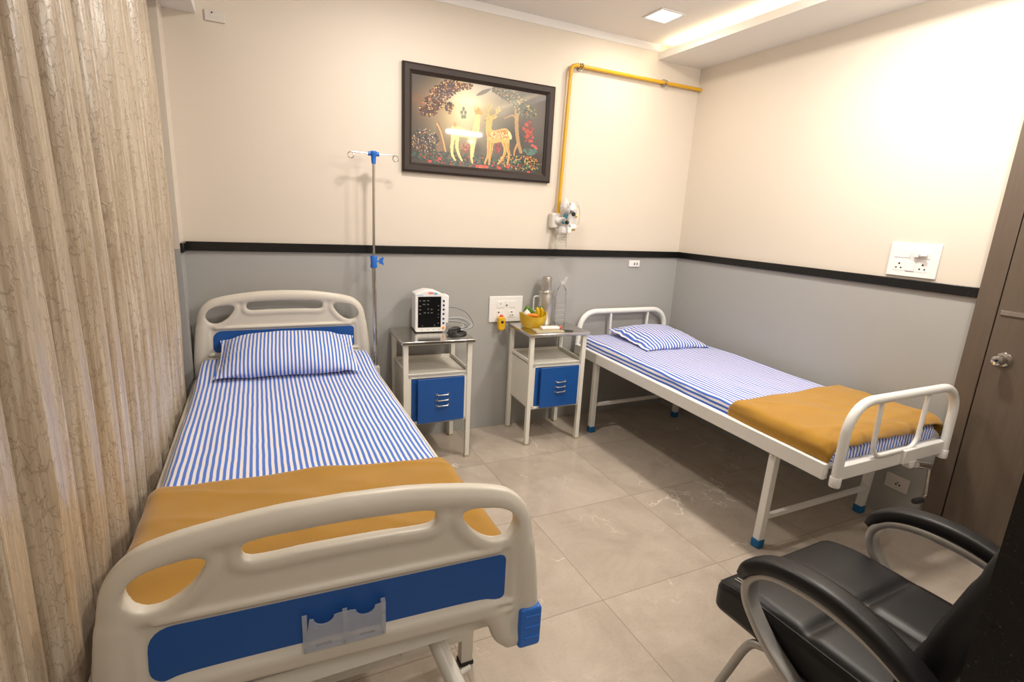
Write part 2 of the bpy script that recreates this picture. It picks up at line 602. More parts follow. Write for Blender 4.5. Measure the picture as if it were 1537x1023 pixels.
# dropped ceiling strip along the right wall, with an open cove above its lip
SX = 3.335
bm = BM(); prism(bm, [(SX, ZS - .014), (XR, ZS - .014), (XR, ZS), (SX + .014, ZS), (SX + .014, ZS + .036), (SX, ZS + .036)], 1, -3.085, 0)
struct('ceiling_drop', bm, M['ceil'], label='dropped ceiling strip with glowing cove along right wall', cat='ceiling')
bm = BM(); box(bm, XL, XL + .145, -3.085, 0, 2.466, ZC)
struct('beam_left', bm, M['ceil'], label='boxed beam above the curtain at left', cat='beam')
bm = BM(); prism(bm, [(0, ZC), (-.012, ZC), (-.012, ZC - .03), (-.004, ZC - .046), (0, ZC - .046)], 0, XL + .145, SX)
struct('trim_5', bm, M['ceil'], label='white strip where back wall meets ceiling', cat='trim')
# black granite bands
def band(name, pts, label):
    bm = BM(); box(bm, *pts, ZB - .05, ZB)
    return struct(name, bm, M['granite'], bevel=.003, label=label, cat='wall band')
band('trim_1', (XL, XR, -.016, 0), 'black granite band along the back wall')
band('trim_2', (XR - .016, XR, -2.074, -.016), 'black granite band along the right wall')
band('trim_3', (XL, XL + .016, -.165, -.016), 'short black granite band beside the curtain')

# brown door on the right wall
DY0, DY1, DY2 = -2.074, -2.162, -2.99
d = bpy.data.objects.new('door_1', None); C.objects.link(d); d.location = (XR, -2.6, 0)
d['kind'] = 'structure'; d['label'] = 'brown laminate door with chrome knob in right wall'; d['category'] = 'door'
bm = BM()
box(bm, XR - .018, XR, DY1, DY0, 0, 2.30); box(bm, XR - .04, XR, DY2 - .085, DY2, 0, 2.30); box(bm, XR - .04, XR, DY2, DY1, 2.215, 2.30)
obj('door_frame', bm, M['wood'], d, world=True, bevel=.003)
bm = BM(); box(bm, XR - .022, XR - .002, DY2 + .004, DY1 - .006, .005, 2.21)
obj('door_leaf', bm, M['wood'], d, world=True, bevel=.002)
bm = BM(); box(bm, XR - .028, XR - .021, DY2 + .01, DY1 - .02, 1.222, 1.243)
obj('metal_strip', bm, M['chrome'], d, world=True, bevel=.001)
bm = BM()
KM = Matrix.Translation((XR - .022, -2.238, 1.018)) @ Matrix.Rotation(R(-90), 4, 'Y')
lathe(bm, [(0, 0), (.031, 0), (.034, .004), (.031, .009), (.013, .014), (.012, .03), (.021, .034), (.026, .045), (.026, .06), (.022, .068), (.012, .071), (.010, .069), (0, .069)], 28, Mx=KM)
kn = obj('knob', bm, M['chrome'], d, world=True)
bm = BM(); lathe(bm, [(0, .072), (.007, .072), (.007, .069), (0, .069)], 16, Mx=KM)
obj('keyhole', bm, M['dark'], kn, world=True)

# ------------------------------------------------------------------ CURTAIN
def curtain():
    y0, y1, z0, z1 = -.20, -3.0, .012, 2.78
    nu, nv = 640, 60
    L = y0 - y1
    def fn(u, v):
        z = z0 + (z1 - z0) * v
        y = y0 - L * u
        s = (L * u) / .160
        q = s + .34 * nz(s * .55, 3.3) + .06 * nz(s * .5, z * .8, 1.7)
        k = math.floor(q); t = q - k
        rnd = nz(k * 1.37 + .2, 8.8)
        amp = .108 * (.90 + .5 * rnd)
        # round, tube-like pleats with pinched valleys
        pr = max(0, 1 - abs(2 * t - 1) ** 2.1) ** .62
        x = .122 + amp * pr + .008 * math.sin(2 * PI * t * 2.0 + 4 * rnd) * math.sin(PI * t)
        x += .022 * math.sin(PI * min(1, max(0, z / 2.5))) + .005 * nz(s * 2.3, z * 1.5) + .0035 * nz(s * 9, z * 1.1, 3)
        y += .012 * math.sin(2 * PI * t) + .014 * nz(s * .3, z * .5, 4)
        lim = .238 + .012 * min(1, max(0, (z - .7) / .3))
        if x > lim: x = lim + (x - lim) * .3
        return Vector((x, y, z))
    bm = grid(fn, nu, nv, lambda u, v: (L * 1.9 * u, (z1 - z0) * v))
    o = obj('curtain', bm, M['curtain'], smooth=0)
    o.data.shade_smooth()
    tag(o, 'floor-length beige crinkled curtain in soft folds at left', 'curtain')
curtain()

# ------------------------------------------------------------------ BED 1 (adjustable bed with moulded boards)
def sdf_poly(P, X, Y):
    """signed distance (negative inside) to a closed polygon, on numpy grids"""
    D = np.full(X.shape, 1e9); ins = np.zeros(X.shape, bool); n = len(P)
    for i in range(n):
        (ax, ay), (bx, by) = P[i - 1], P[i]
        dx, dy = bx - ax, by - ay; L = dx * dx + dy * dy
        if L < 1e-14: continue
        t = np.clip(((X - ax) * dx + (Y - ay) * dy) / L, 0, 1)
        D = np.minimum(D, (X - ax - t * dx) ** 2 + (Y - ay - t * dy) ** 2)
        if ay != by:
            ins ^= ((ay > Y) != (by > Y)) & (X < (bx - ax) * (Y - ay) / (by - ay) + ax)
    return np.sqrt(D) * np.where(ins, -1, 1)
def smin(a, b, k):
    h = np.clip(.5 + .5 * (b - a) / k, 0, 1)
    return b + (a - b) * h - k * h * (1 - h)
def smax(a, b, k): return -smin(-a, -b, k)
def surface_nets(F, o, h):
    """F: scalar grid; returns (verts, quads) of the F=0 surface"""
    nx, ny, nzz = F.shape
    S = F < 0
    acc = np.zeros((nx - 1, ny - 1, nzz - 1, 3)); cnt = np.zeros((nx - 1, ny - 1, nzz - 1))
    cs = [(a, b, c) for a in (0, 1) for b in (0, 1) for c in (0, 1)]
    sl = lambda a, n: slice(a, n - 1 + a)
    for p in cs:
        for ax in range(3):
            if p[ax]: continue
            q = list(p); q[ax] = 1
            A = F[sl(p[0], nx), sl(p[1], ny), sl(p[2], nzz)]; B = F[sl(q[0], nx), sl(q[1], ny), sl(q[2], nzz)]
            m = (A < 0) != (B < 0)
            t = np.where(m, A / np.where(m, A - B, 1), 0)
            for k in range(3):
                acc[..., k] += np.where(m, p[k] + (t if k == ax else 0), 0)
            cnt += m
    act = cnt > 0
    idx = -np.ones(act.shape, int); idx[act] = np.arange(act.sum())
    I = np.argwhere(act)
    V = (I + acc[act] / cnt[act][:, None]) * h + np.array(o)
    Q = []
    for ax in range(3):
        e = [1, 1, 1]; e[ax] = 0
        A = S[tuple(slice(e[k], (F.shape[k] - 1)) for k in range(3))]
        B = S[tuple(slice(e[k] + (1 if k == ax else 0), (F.shape[k] - 1) + (1 if k == ax else 0)) for k in range(3))]
        W_ = np.argwhere(A != B) + np.array(e)
        flip = A[A != B]
        u, v = [(1, 2), (2, 0), (0, 1)][ax]
        def at(du, dv):
            c = W_.copy(); c[:, u] += du; c[:, v] += dv
            return idx[c[:, 0], c[:, 1], c[:, 2]]
        q = np.stack([at(-1, -1), at(0, -1), at(0, 0), at(-1, 0)], 1)
        q[~flip] = q[~flip][:, ::-1]
        Q.append(q)
    return V, np.concatenate(Q)
BOARD = {}
def board_surface():
    right = [(0, 0), (.13, -.004), (.25, -.018), (.335, -.034), (.392, -.057), (.436, -.112), (.456, -.2), (.474, -.34), (.480, -.44), (.481, -.505)]
    bottom_r = [(.40, -.507), (.368, -.475), (.352, -.435), (.33, -.405), (.29, -.395), (0, -.393)]
    half = l2(smooth_path([(p[0], p[1], 0) for p in right], 6)) + l2(smooth_path([(p[0], p[1], 0) for p in bottom_r], 5))
    outer = half + [(-x, y) for x, y in half[::-1][1:-1]]
    hl = ccurve([(-.410, -.142), (-.388, -.100), (-.340, -.082), (-.285, -.079), (-.266, -.097), (-.298, -.147), (-.345, -.178), (-.388, -.176)])
    hr = [(-x, y) for x, y in hl[::-1]]
    hm = ccurve([(-.203, -.084), (-.185, -.062), (-.09, -.056), (0, -.054), (.09, -.056), (.185, -.062), (.203, -.084), (.188, -.108), (.09, -.107), (0, -.106), (-.09, -.107), (-.188, -.108)])
    h = .0048
    u = np.arange(-.505, .506, h); v = np.arange(-.53, .026, h); w = np.arange(-.043, .0431, h)
    X, Y = np.meshgrid(u, v, indexing='ij')
    do = sdf_poly(outer, X, Y); dl, dr, dm = (sdf_poly(q, X, Y) for q in (hl, hr, hm))
    dh = np.minimum(np.minimum(dl, dr), dm)
    d2 = np.maximum(do, -dh)[..., None]
    Wz = w[None, None, :]
    F = smax(d2, np.abs(Wz) - .011, .006)
    # thick legs beside the panel and a thick foot strip below it
    blk = np.maximum(np.maximum(.392 - np.abs(X), Y + .20), do)
    blk = np.minimum(blk, np.maximum(Y + .372, do))[..., None]
    F = smin(F, smax(blk, np.abs(Wz) - .019, .014), .012)
    # rolled outer frame and rolled rims of the hand holes
    F = smin(F, np.sqrt((do[..., None] + .027) ** 2 + (Wz * 1.03) ** 2) - .0265, .016)
    for dd, off, r_ in ((dm, .014, .017), (dl, .014, .0175), (dr, .014, .0175)):
        F = smin(F, np.sqrt((dd[..., None] - off) ** 2 + Wz ** 2) - r_, .012)
    # ridge over the blue panel and two ridges under it
    for y0, xl, r_ in ((-.205, .36, .0085), (-.360, .40, .0075), (-.384, .40, .0075)):
        seg = np.sqrt(np.maximum(np.abs(X) - xl, 0) ** 2 + (Y - y0) ** 2)[..., None]
        F = smin(F, np.sqrt(seg ** 2 + (np.abs(Wz) - (.013 if y0 > -.3 else .018)) ** 2) - r_, .007)
    F = np.maximum(F, -(np.minimum(np.minimum(dl, dr), dm)[..., None] - .0) - .0)
    V, Q = surface_nets(F, (u[0], v[0], w[0]), h)
    V = np.stack([V[:, 0], V[:, 2], V[:, 1]], 1)       # upright, thickness along y
    Q = Q[:, ::-1]
    return V, Q
def moulded_board(name, parent, Mx, bumpers):
    """u across, v = height below the top edge (v=0 is the top)"""
    if not BOARD: BOARD['vq'] = board_surface()
    V, Q = BOARD['vq']
    me = bpy.data.meshes.new(name)
    me.vertices.add(len(V)); me.vertices.foreach_set('co', V.astype(np.float32).ravel())
    me.loops.add(Q.size); me.loops.foreach_set('vertex_index', Q.astype(np.int32).ravel())
    me.polygons.add(len(Q)); me.polygons.foreach_set('loop_start', np.arange(0, Q.size, 4, dtype=np.int32))
    me.update(calc_edges=True); me.validate()
    me.transform(Mx)
    board = obj(name, me, M['plastic'], parent, world=True, smooth=0)
    me.shade_smooth()
    q = board.modifiers.new('smooth', 'SMOOTH'); q.factor = .5; q.iterations = 3
    lp = l2(round_path([(-.384, -.350, 0), (.384, -.350, 0), (.384, -.222, 0), (-.378, -.222, 0)], [.035, .016, .02, .05], 6, True))
    bm = BM()
    add_mesh(bm, plate2d([lp], .0135, .0015, 1)); bm.transform(Mx)
    obj('blue_panel', bm, M['blue'], board, world=True)
    if bumpers:
        for s in (-1, 1):
            bm = BM()
            lp = rrect(.424, .488, -.509, -.388, .012)
            add_mesh(bm, plate2d([[(x * s, y) for x, y in lp]], .033, .008, 3))
            for v in (-.412, -.445, -.478):
                tube(bm, [(.438 * s, -.033, v), (.48 * s, -.033, v)], .003, 8)
            bm.transform(Mx)
            obj('corner_bumper', bm, M['bluep'], board, world=True)
    return board

bed = thing('adjustable_hospital_bed', 'large ivory moulded hospital bed with blue panels beside the curtain', 'hospital bed', (.735, -1.2, 0))
HM = Matrix.Translation((.733, -.085, 1.066))
moulded_board('headboard', bed, HM, False)
FM = Matrix.Translation((.752, -2.305, .953)) @ Matrix.Rotation(R(-2.9), 4, 'Z')
fb = moulded_board('footboard', bed, FM, True)
# chart holder on the outer face of the foot board
def chart_holder():
    bm = BM()
    w, h = .0875, .082
    pts = [(-w, 0), (w, 0), (w, h)]
    def notch(c):
        return [(c + .021 * math.cos(a), h - .002 - .017 * math.sin(a)) for a in [PI * k / 10 for k in range(11)]]
    pts = [(-w, 0), (w, 0), (w, h), (w - .014, h)] + notch(.044) + [(.012, h), (-.012, h)] + notch(-.044) + [(-w + .014, h)]
    slots = [rrect(.03, .063, .008, .015, .002, 3), rrect(-.063, -.03, .008, .015, .002, 3)]
    add_mesh(bm, plate2d([pts] + slots, .0012, .0004, 1))
    for x in (-w + .004, 0, w - .004):
        box(bm, x - .005, x + .005, -.002, .013, 0, h + (.002 if x else -.002))
    box(bm, -w, w, -.001, .012, -.003, .001)
    return bm
HX = Matrix.Translation((-.008, -.035, -.344))
bm = chart_holder(); bm.transform(FM @ HX)
ch = obj('chart_holder', bm, M['frost'], fb, world=True, smooth=30)
ch['label'] = 'frosted plastic double chart holder'
for x, z in ((-.0835, .055), (.0835, .055), (-.0835, .004), (.0835, .004), (0, .004)):
    bm = BM()
    lathe(bm, [(0, .003), (.0022, .002), (.0026, 0)], 10, Mx=HX @ Matrix.Translation((x, -.002, z)) @ Matrix.Rotation(R(90), 4, 'X'))
    bm.transform(FM)
    obj('screw', bm, M['silver'], ch, world=True)

# base frame, rails, legs, crank
for x0 in (.242, 1.197):
    bm = BM(); box(bm, x0 + .004, x0 + .034, -2.24, -.13, .50, .585)
    obj('side_rail', bm, M['plastic'], bed, world=True, bevel=.008, segs=3)
bm = BM()
box(bm, .30, .34, -2.24, -.14, .43, .48); box(bm, 1.15, 1.19, -2.24, -.14, .43, .48)
box(bm, .34, 1.15, -2.26, -2.215, .45, .50); box(bm, .34, 1.15, -.18, -.14, .44, .48); box(bm, .34, 1.15, -1.2, -1.16, .44, .48)
obj('base_frame', bm, M['cream_metal'], bed, world=True, bevel=.003)
bm = BM(); box(bm, .277, 1.196, -2.20, -.14, .485, .515)
obj('bed_deck', bm, M['cream_metal'], bed, world=True)
for (x, y) in ((1.197, -1.93), (.29, -1.93), (1.197, -.32), (.29, -.32)):
    bm = BM(); box(bm, x - .022, x + .022, y - .018, y + .018, .012, .49)
    lg = obj('leg', bm, M['cream_metal'], bed, world=True, bevel=.002)
    bm = BM(); box(bm, x - .025, x + .025, y - .021, y + .021, 0, .016)
    obj('foot_pad', bm, M['rubber'], lg, world=True, bevel=.002)
for y in (-1.955, -.30):
    bm = BM(); box(bm, .30, 1.18, y - .02, y + .02, .135, .185)
    obj('cross_bar', bm, M['cream_metal'], bed, world=True, bevel=.003)
bm = BM()
tube(bm, [(1.00, -1.97, .40), (1.035, -2.10, .29), (1.075, -2.225, .19)], .026, 18)
box(bm, .955, 1.06, -1.985, -1.95, .16, .44)
cyl(bm, (1.04, -2.19, .195), (1.015, -2.20, .18), .009, 12); cyl(bm, (1.085, -2.18, .235), (1.115, -2.18, .245), .008, 12)
cr = obj('crank_tube', bm, M['cream_metal'], bed, world=True)
bm = BM(); tube(bm, [(1.07, -2.21, .204), (1.079, -2.236, .181), (1.09, -2.27, .15)], [.029, .029, .022], 18)
obj('crank_cap', bm, M['dark'], cr, world=True)
bm = BM(); box(bm, 1.225, 1.262, -.165, -.10, .505, .585)
obj('pole_socket', bm, M['cream_metal'], bed, world=True, bevel=.004)

# mattress builder -------------------------------------------------
def mattress(name, x0, x1, y0, y1, z0, z1, r, m, wr=.004, seed=0, nyr=110, crown=0.0):
    """striped sheet over a mattress; x across, y along (y0 foot < y1 head)"""
    W = x1 - x0
    # cross-section samples: arc length param
    H = z1 - z0
    sec = []
    for k in range(6): sec.append((0, z0 + (H - r) * k / 6))
    for k in range(8): a = PI / 2 * k / 8; sec.append((r - r * math.cos(a), z1 - r + r * math.sin(a)))
    for k in range(61): sec.append((r + (W - 2 * r) * k / 60, z1))
    for k in range(1, 9): a = PI / 2 * k / 8; sec.append((W - r + r * math.sin(a), z1 - r + r * math.cos(a)))
    for k in range(1, 7): sec.append((W, z1 - r - (H - r) * k / 6))
    s = [0]
    for a, b in zip(sec, sec[1:]): s.append(s[-1] + math.hypot(b[0] - a[0], b[1] - a[1]))
    off = s[-1] / 2
    rows = []
    re = r * .9
    def row(y, inset, drop=None):
        rw = []
        for (x, z) in sec:
            fx = min(1, max(-1, (x - W / 2) / (W / 2)))
            xx = x0 + W / 2 + (W / 2 - inset) * fx
            zz = z - inset * max(0, min(1, (z - z0) / H))
            if drop is not None: zz = z0 + (zz - z0) * drop
            else:
                zz += crown * (1 - fx * fx)
            n = nz(xx * 5 + seed, y * 3.1, zz * 6)
            n2 = nz(xx * 17 + seed, y * 6.0, 2 + zz * 20)
            n3 = abs(nz((xx * .9 + y * .5) * 9 + seed, (xx * .4 - y) * 2.2, 7))
            top = 1 if z > z1 - r * .6 else 0
            edge = min(1, abs(fx) ** 4)
            dz = wr * (n + .5 * n2 + .6 * (.3 - n3)) * top
            sx = wr * (1.4 * n2 + .8 * n) * (1 - top) * (1 if fx > 0 else -1)
            rw.append(Vector((xx + sx, y, zz + dz + wr * .8 * n2 * edge * top)))
        return rw
    for k in range(5, 0, -1):
        a = PI / 2 * k / 5
        rows.append((row(y0 + re - re * math.sin(a), re * (1 - math.cos(a))), y0 + re - re * math.sin(a)))
    for k in range(nyr + 1):
        y = y0 + re + (y1 - y0 - 2 * re) * k / nyr
        rows.append((row(y, 0), y))
    for k in range(1, 6):
        a = PI / 2 * k / 5
        rows.append((row(y1 - re + re * math.sin(a), re * (1 - math.cos(a))), y1 - re + re * math.sin(a)))
    for q, yy in ((0, y0), (-1, y1)):      # end faces, gathered a little
        base = rows[q][0]
        extra = []
        for d_ in (.66, .33, 0):
            rw = []
            for i, p in enumerate(base):
                amp = .006 * (1 - d_) * nz(p.x * 30 + seed, d_ * 3, 3) * (-1 if q == 0 else 1) * (1 if d_ else 0)
                rw.append(Vector((p.x, p.y + amp, z0 + (p.z - z0) * d_)))
            extra.append((rw, yy - (1 - d_) * .05))
        if q == 0:
            for e in extra: rows.insert(0, e)
        else:
            rows += extra
    bm = BM(); uvl = bm.loops.layers.uv.new('UVMap')
    V = [[bm.verts.new(p) for p in rw] for rw, _ in rows]
    n = len(sec)
    for j in range(len(rows) - 1):
        for i in range(n - 1):
            f = bm.faces.new((V[j][i], V[j][i + 1], V[j + 1][i + 1], V[j + 1][i]))
            for lp, (jj, ii) in zip(f.loops, ((j, i), (j, i + 1), (j + 1, i + 1), (j + 1, i))):
                p = V[jj][ii].co
                lp[uvl].uv = (s[ii] - off, rows[jj][1])
    # underside
    lo = [V[j][0] for j in range(len(rows))]; hi = [V[j][-1] for j in range(len(rows))]
    for j in range(len(rows) - 1):
        bm.faces.new((lo[j], lo[j + 1], hi[j + 1], hi[j]))
    o = obj(name, bm, m, smooth=60)
    return o
o = mattress('mattress', .281, 1.192, -2.235, -.125, .52, .655, .04, M['stripe_wide'], .005, 3.1)
for v in o.data.vertices:
    k_ = max(0, min(1, (v.co.y + .55) / .36)); k_ = k_ * k_ * (3 - 2 * k_)
    v.co.z += .042 * k_ * max(0, min(1, (v.co.z - .52) / .12))
tag(o, 'mattress in blue and white striped sheet on the ivory bed by curtain', 'mattress')

def pillow(name, w, d, h, m, Mx, seed=0, flange=.0, period_shift=0, along_x=True, sag=None):
    n = 56
    bm = BM(); uvl = bm.loops.layers.uv.new('UVMap')
    def pt(u, v, side):
        # u,v in -1..1
        # pinched corners: edges bow inwards
        x = u * w / 2 * (1 - .05 * (1 - u * u) * 0 - .06 * (1 - v * v) * abs(u) ** 3 * 0)
        ex = 1 - .055 * (1 - abs(v) ** 2.2) * abs(u) ** 6
        ey = 1 - .045 * (1 - abs(u) ** 2.2) * abs(v) ** 6
        x = u * w / 2 * ex; y = v * d / 2 * ey
        uu = min(1, abs(u) / (1 - flange)) if flange else abs(u)
        prof = (max(0, 1 - uu ** 2.4) ** .62) * (max(0, 1 - abs(v) ** 2.6) ** .62)
        wr = .008 * nz(u * 3 + seed, v * 3, side) + .006 * nz(u * 9 + seed, v * 4, side + 5) * abs(u) ** 2
        # gathers running in from the ends
        ga = .010 * nz(v * 7 + seed, u * 1.2, side * 2) * abs(u) ** 3 * (1 - abs(v) ** 6)
        z = side * (h / 2 * prof) + (wr + ga) * min(1, prof * 2.5)
        z += .010 * nz(u * 5 + seed, v * 5, 11) * (1 - prof) + (sag(u, v) if sag else 0)
        return Vector((x, y, z))
    grids = []
    for side in (1, -1):
        V = [[None] * (n + 1) for _ in range(n + 1)]
        for i in range(n + 1):
            for j in range(n + 1):
                u = math.sin((i / n - .5) * PI * .98) / math.sin(.49 * PI); v = math.sin((j / n - .5) * PI * .98) / math.sin(.49 * PI)
                if side == -1 and (i in (0, n) or j in (0, n)):
                    V[i][j] = grids[0][i][j]
                else:
                    V[i][j] = bm.verts.new(pt(u, v, side))
        grids.append(V)
        for i in range(n):
            for j in range(n):
                q = (V[i][j], V[i + 1][j], V[i + 1][j + 1], V[i][j + 1])
                if side == -1: q = q[::-1]
                f = bm.faces.new(q)
                for lp in f.loops:
                    c = lp.vert.co
                    lp[uvl].uv = (c.x * 1.06 + period_shift, c.y) if along_x else (c.y * 1.06 + period_shift, c.x)
    bm.transform(Mx)
    return obj(name, bm, m, smooth=80)
P1 = Matrix.Translation((.735, -.318, .757)) @ Matrix.Rotation(R(-3), 4, 'Z') @ Matrix.Rotation(R(15), 4, 'X')
o = pillow('pillow', .72, .40, .17, M['stripe_wide'], P1, 2.0, flange=.06, sag=lambda u, v: -.014 * (v < -.6) * (-(v + .6)) - .02 * abs(u) ** 3)
tag(o, 'blue and white striped pillow against the ivory headboard with blue panel', 'pillow')

# blankets ---------------------------------------------------------
def blanket(name, x0, x1, yf, yb0, yb1, ztop, drop_l, drop_r, drop_f, r, thick, seed, tilt=0.0, footwave=0.0):
    """lies across a bed: x0..x1, foot edge at yf, head edge from yb0 (at x0) to yb1 (at x1); sides hang by drop_l / drop_r, foot by drop_f"""
    def section(W, dl, dr, r, n):
        total = dl + W + dr
        pts = []
        for i in range(n + 1):
            s = total * i / n
            # walk along: up left side, across, down right side, rounded by r
            if s < dl:
                t = dl - s
                if t < r and dl > 0:
                    a = (r - t) / r * .5 + 0
                    pts.append((0 + r * .29 * (1 - t / r) ** 2, -t + r * .0 - 0, s))
                else: pts.append((0, -t, s))
            elif s <= dl + W:
                x = s - dl
                pts.append((x, 0, s))
            else:
                pts.append((W, -(s - dl - W), s))
        return pts
    nu, nv = 90, 70
    W = x1 - x0
    total = drop_l + W + drop_r
    def soft(x, lim, r):
        return x
    def corner(s, dl, W, dr):
        """returns (x, dz) with rounded corners"""
        def arc(t):      # t<0 on the side, t>0 on top, measured along a sharp corner
            if t <= -r: return (0, t)
            if t >= r: return (t, 0)
            a = (t + r) / (2 * r) * PI / 2
            return (r - r * math.cos(a), -r + r * math.sin(a))
        if s < dl + W / 2:
            x, z = arc(s - dl); return x, z
        x, z = arc(dl + W - s); return W - x, z
    def fn(u, v):
        s = total * u
        cx, dz = corner(s, drop_l, W, drop_r)
        k = cx / W
        yb = yb0 + (yb1 - yb0) * k
        # along y, from the head edge to the foot edge with its own drop
        Ly = yb - yf + drop_f
        sy = Ly * v
        def arcy(t):
            if t <= -r: return (0, t)
            if t >= r: return (t, 0)
            a = (t + r) / (2 * r) * PI / 2
            return (r - r * math.cos(a), -r + r * math.sin(a))
        if drop_f > 0:
            wv = footwave * (nz(cx * 5 + seed, 2) + .4 * nz(cx * 14 + seed, 5))
            yy, dzy = arcy((Ly + (wv if v > .8 else wv * v)) - sy - drop_f)
            y = yf + yy
        else:
            y = yb - sy; dzy = 0
        # rolled head edge
        e = sy / .03
        roll = -.026 * max(0, 1 - e) ** 2
        fold = .011 * nz(cx * 3.2 + seed, y * 2.2) + .005 * nz(cx * 9 + seed, y * 7, 3) + .006 * (1 - abs(nz((cx * .5 + y) * 7 + seed, (cx - y * .4) * 1.6, 5))) ** 6
        on_top = 1 if dz > -r * .5 else .45
        z = ztop + tilt * (k - .5) + dz + dzy + (fold + .006) * on_top + roll * on_top
        out = .010 * nz(y * 4 + seed, z * 6, 8) * (1 if dz < -r * .5 else 0) * (-1 if k < .5 else 1)
        oy = -.012 * abs(nz(cx * 8 + seed, z * 8, 1)) if dzy < -r * .4 else 0
        return Vector((x0 + cx + out, y + oy + .006 * nz(cx * 4 + seed, 7) * (1 - v), max(z, .0)))
    bm = grid(fn, nu, nv)
    o = obj(name, bm, M['wool'], smooth=80, solid=thick)
    return o
o = blanket('blanket', .262, 1.204, -2.245, -1.575, -1.655, .676, .10, .09, .05, .05, .012, 4.4)
tag(o, 'mustard blanket across the foot of the ivory bed by the curtain', 'blanket')

# ------------------------------------------------------------------ IV POLE
iv = thing('iv_pole', 'tall chrome drip stand pole with blue clamp beside the headboard', 'drip stand', (1.243, -.13, .56))
bm = BM(); tube(bm, [(1.241, -.13, .535), (1.237, -.13, 1.215)], .0125, 14); obj('lower_tube', bm, M['chrome'], iv, world=True)
bm = BM(); tube(bm, [(1.237, -.13, 1.21), (1.243, -.13, 1.83)], .0085, 14); obj('upper_tube', bm, M['chrome'], iv, world=True)
bm = BM(); lathe(bm, [(0, 1.205), (.019, 1.205), (.021, 1.21), (.018, 1.24), (.021, 1.272), (.019, 1.278), (0, 1.278)], 20, 1.237, -.13)
cl = obj('clamp', bm, M['bluep'], iv, world=True)
bm = BM(); cyl(bm, (1.255, -.13, 1.246), (1.275, -.13, 1.246), .005, 10)
box(bm, 1.272, 1.284, -.136, -.124, 1.23, 1.262)
prism(bm, [(1.273, 1.252), (1.290, 1.270), (1.297, 1.266), (1.290, 1.246), (1.297, 1.226), (1.290, 1.222), (1.273, 1.240)], 1, -.137, -.123)
obj('knob', bm, M['bluep'], cl, world=True)
bm = BM()
lathe(bm, [(0, 1.807), (.012, 1.807), (.014, 1.83), (.015, 1.85), (.022, 1.86), (.022, 1.872), (.016, 1.878), (0, 1.878)], 20, 1.243, -.13)
tube(bm, [(1.212, -.13, 1.862), (1.274, -.13, 1.862)], .012, 14)
obj('top_hub', bm, M['bluep'], iv, world=True)
for s in (-1, 1):
    pts = [(1.243 + s * .026, -.13, 1.862), (1.243 + s * .105, -.13, 1.864)]
    for k in range(0, 15):
        a = PI / 2 + (-s) * (k / 14 * 2 * PI * .93)
        pts.append((1.243 + s * .128 + .017 * math.cos(a), -.13 - .002 * k / 14, 1.846 + .017 * math.sin(a)))
    bm = BM(); tube(bm, pts, .0028, 8); obj('hook', bm, M['chrome'], iv, world=True)

# ------------------------------------------------------------------ BEDSIDE TABLES
def bedside_table(label, loc, rz, w, dp):
    t = thing('bedside_table', label, 'bedside table', loc, rz, None)
    # local: front-left foot at 0,0 ; front = -y side (y=0), back y=dp
    bm = BM(); box(bm, -.014, w + .014, -.018, dp + .004, .778, .800)
    obj('tabletop', bm, M['steel'], t, bevel=.004)
    p = .030
    for x in (0, w - p):
        for y in (0, dp - p):
            bm = BM(); box(bm, x, x + p, y, y + p, .008, .778)
            lg = obj('leg', bm, M['cream_metal'], t, bevel=.003)
            bm = BM(); box(bm, x - .001, x + p + .001, y - .001, y + p + .001, 0, .012)
            obj('foot_cap', bm, M['mustardp'], lg)
    bm = BM()
    x0, x1, y0, y1, z0, z1 = p * .6, w - p * .6, .004, dp - .008, .262, .586
    k = .008
    box(bm, x0, x1, y0, y1, z1 - .014, z1)                  # shelf
    box(bm, x0, x1, y0, y1, z0, z0 + k)                     # bottom
    box(bm, x0, x0 + k, y0, y1, z0, z1); box(bm, x1 - k, x1, y0, y1, z0, z1)
    box(bm, x0, x1, y1 - k, y1, z0, z1)
    box(bm, x0, x1, y0, y0 + k, z1 - .024, z1); box(bm, x0, x1, y0, y0 + k, z0, z0 + .022)
    box(bm, x0, x0 + .030, y0, y0 + k, z0, z1); box(bm, x1 - .030, x1, y0, y0 + k, z0, z1)
    # low upstands round the open shelf
    box(bm, x0 - .004, x0 + .006, p, dp - p, z1, z1 + .022); box(bm, x1 - .006, x1 + .004, p, dp - p, z1, z1 + .022)
    box(bm, p, w - p, dp - .02, dp - .012, z1, z1 + .022)
    obj('cabinet', bm, M['cream_metal'], t, bevel=.0015)
    # door: a shallow blue pan standing slightly ajar, hinged on the right
    dx0, dx1, dz0, dz1 = x0 + .030, x1 - .030, z0 + .022, z1 - .026
    bm = BM(); box(bm, dx0, dx0 + .045, .006, .014, dz0, dz1)
    sl = obj('door_strip', bm, M['blue'], t)
    DW = dx1 - dx0 - .034
    Mx = Matrix.Translation((dx1, .002, 0)) @ Matrix.Rotation(R(2.2), 4, 'Z')
    bm = BM(); box(bm, -DW, -.002, -.014, .000, dz0 - .006, dz1 + .002)
    bm.transform(Mx)
    dr = obj('door', bm, M['blue'], t, bevel=.0015)
    zc = (dz0 + dz1) / 2
    for q in (-1, 0, 1):
        bm = BM(); z = zc + q * .0355
        tube(bm, round_path([(-DW * .60, -.013, z), (-DW * .60, -.03, z), (-DW * .36, -.03, z), (-DW * .36, -.013, z)], .008, 4), .0042, 10)
        for xx in (-DW * .60, -DW * .36):
            lathe(bm, [(0, .004), (.007, .003), (.008, 0)], 12, Mx=Matrix.Translation((xx, -.0135, z)) @ Matrix.Rotation(R(90), 4, 'X'))
        bm.transform(Mx)
        obj('handle', bm, M['chrome'], dr)
    return t
bedside_table('cream steel bedside table with blue door, under the white monitor', (1.352, -.405, 0), R(-2.0), .432, .385)
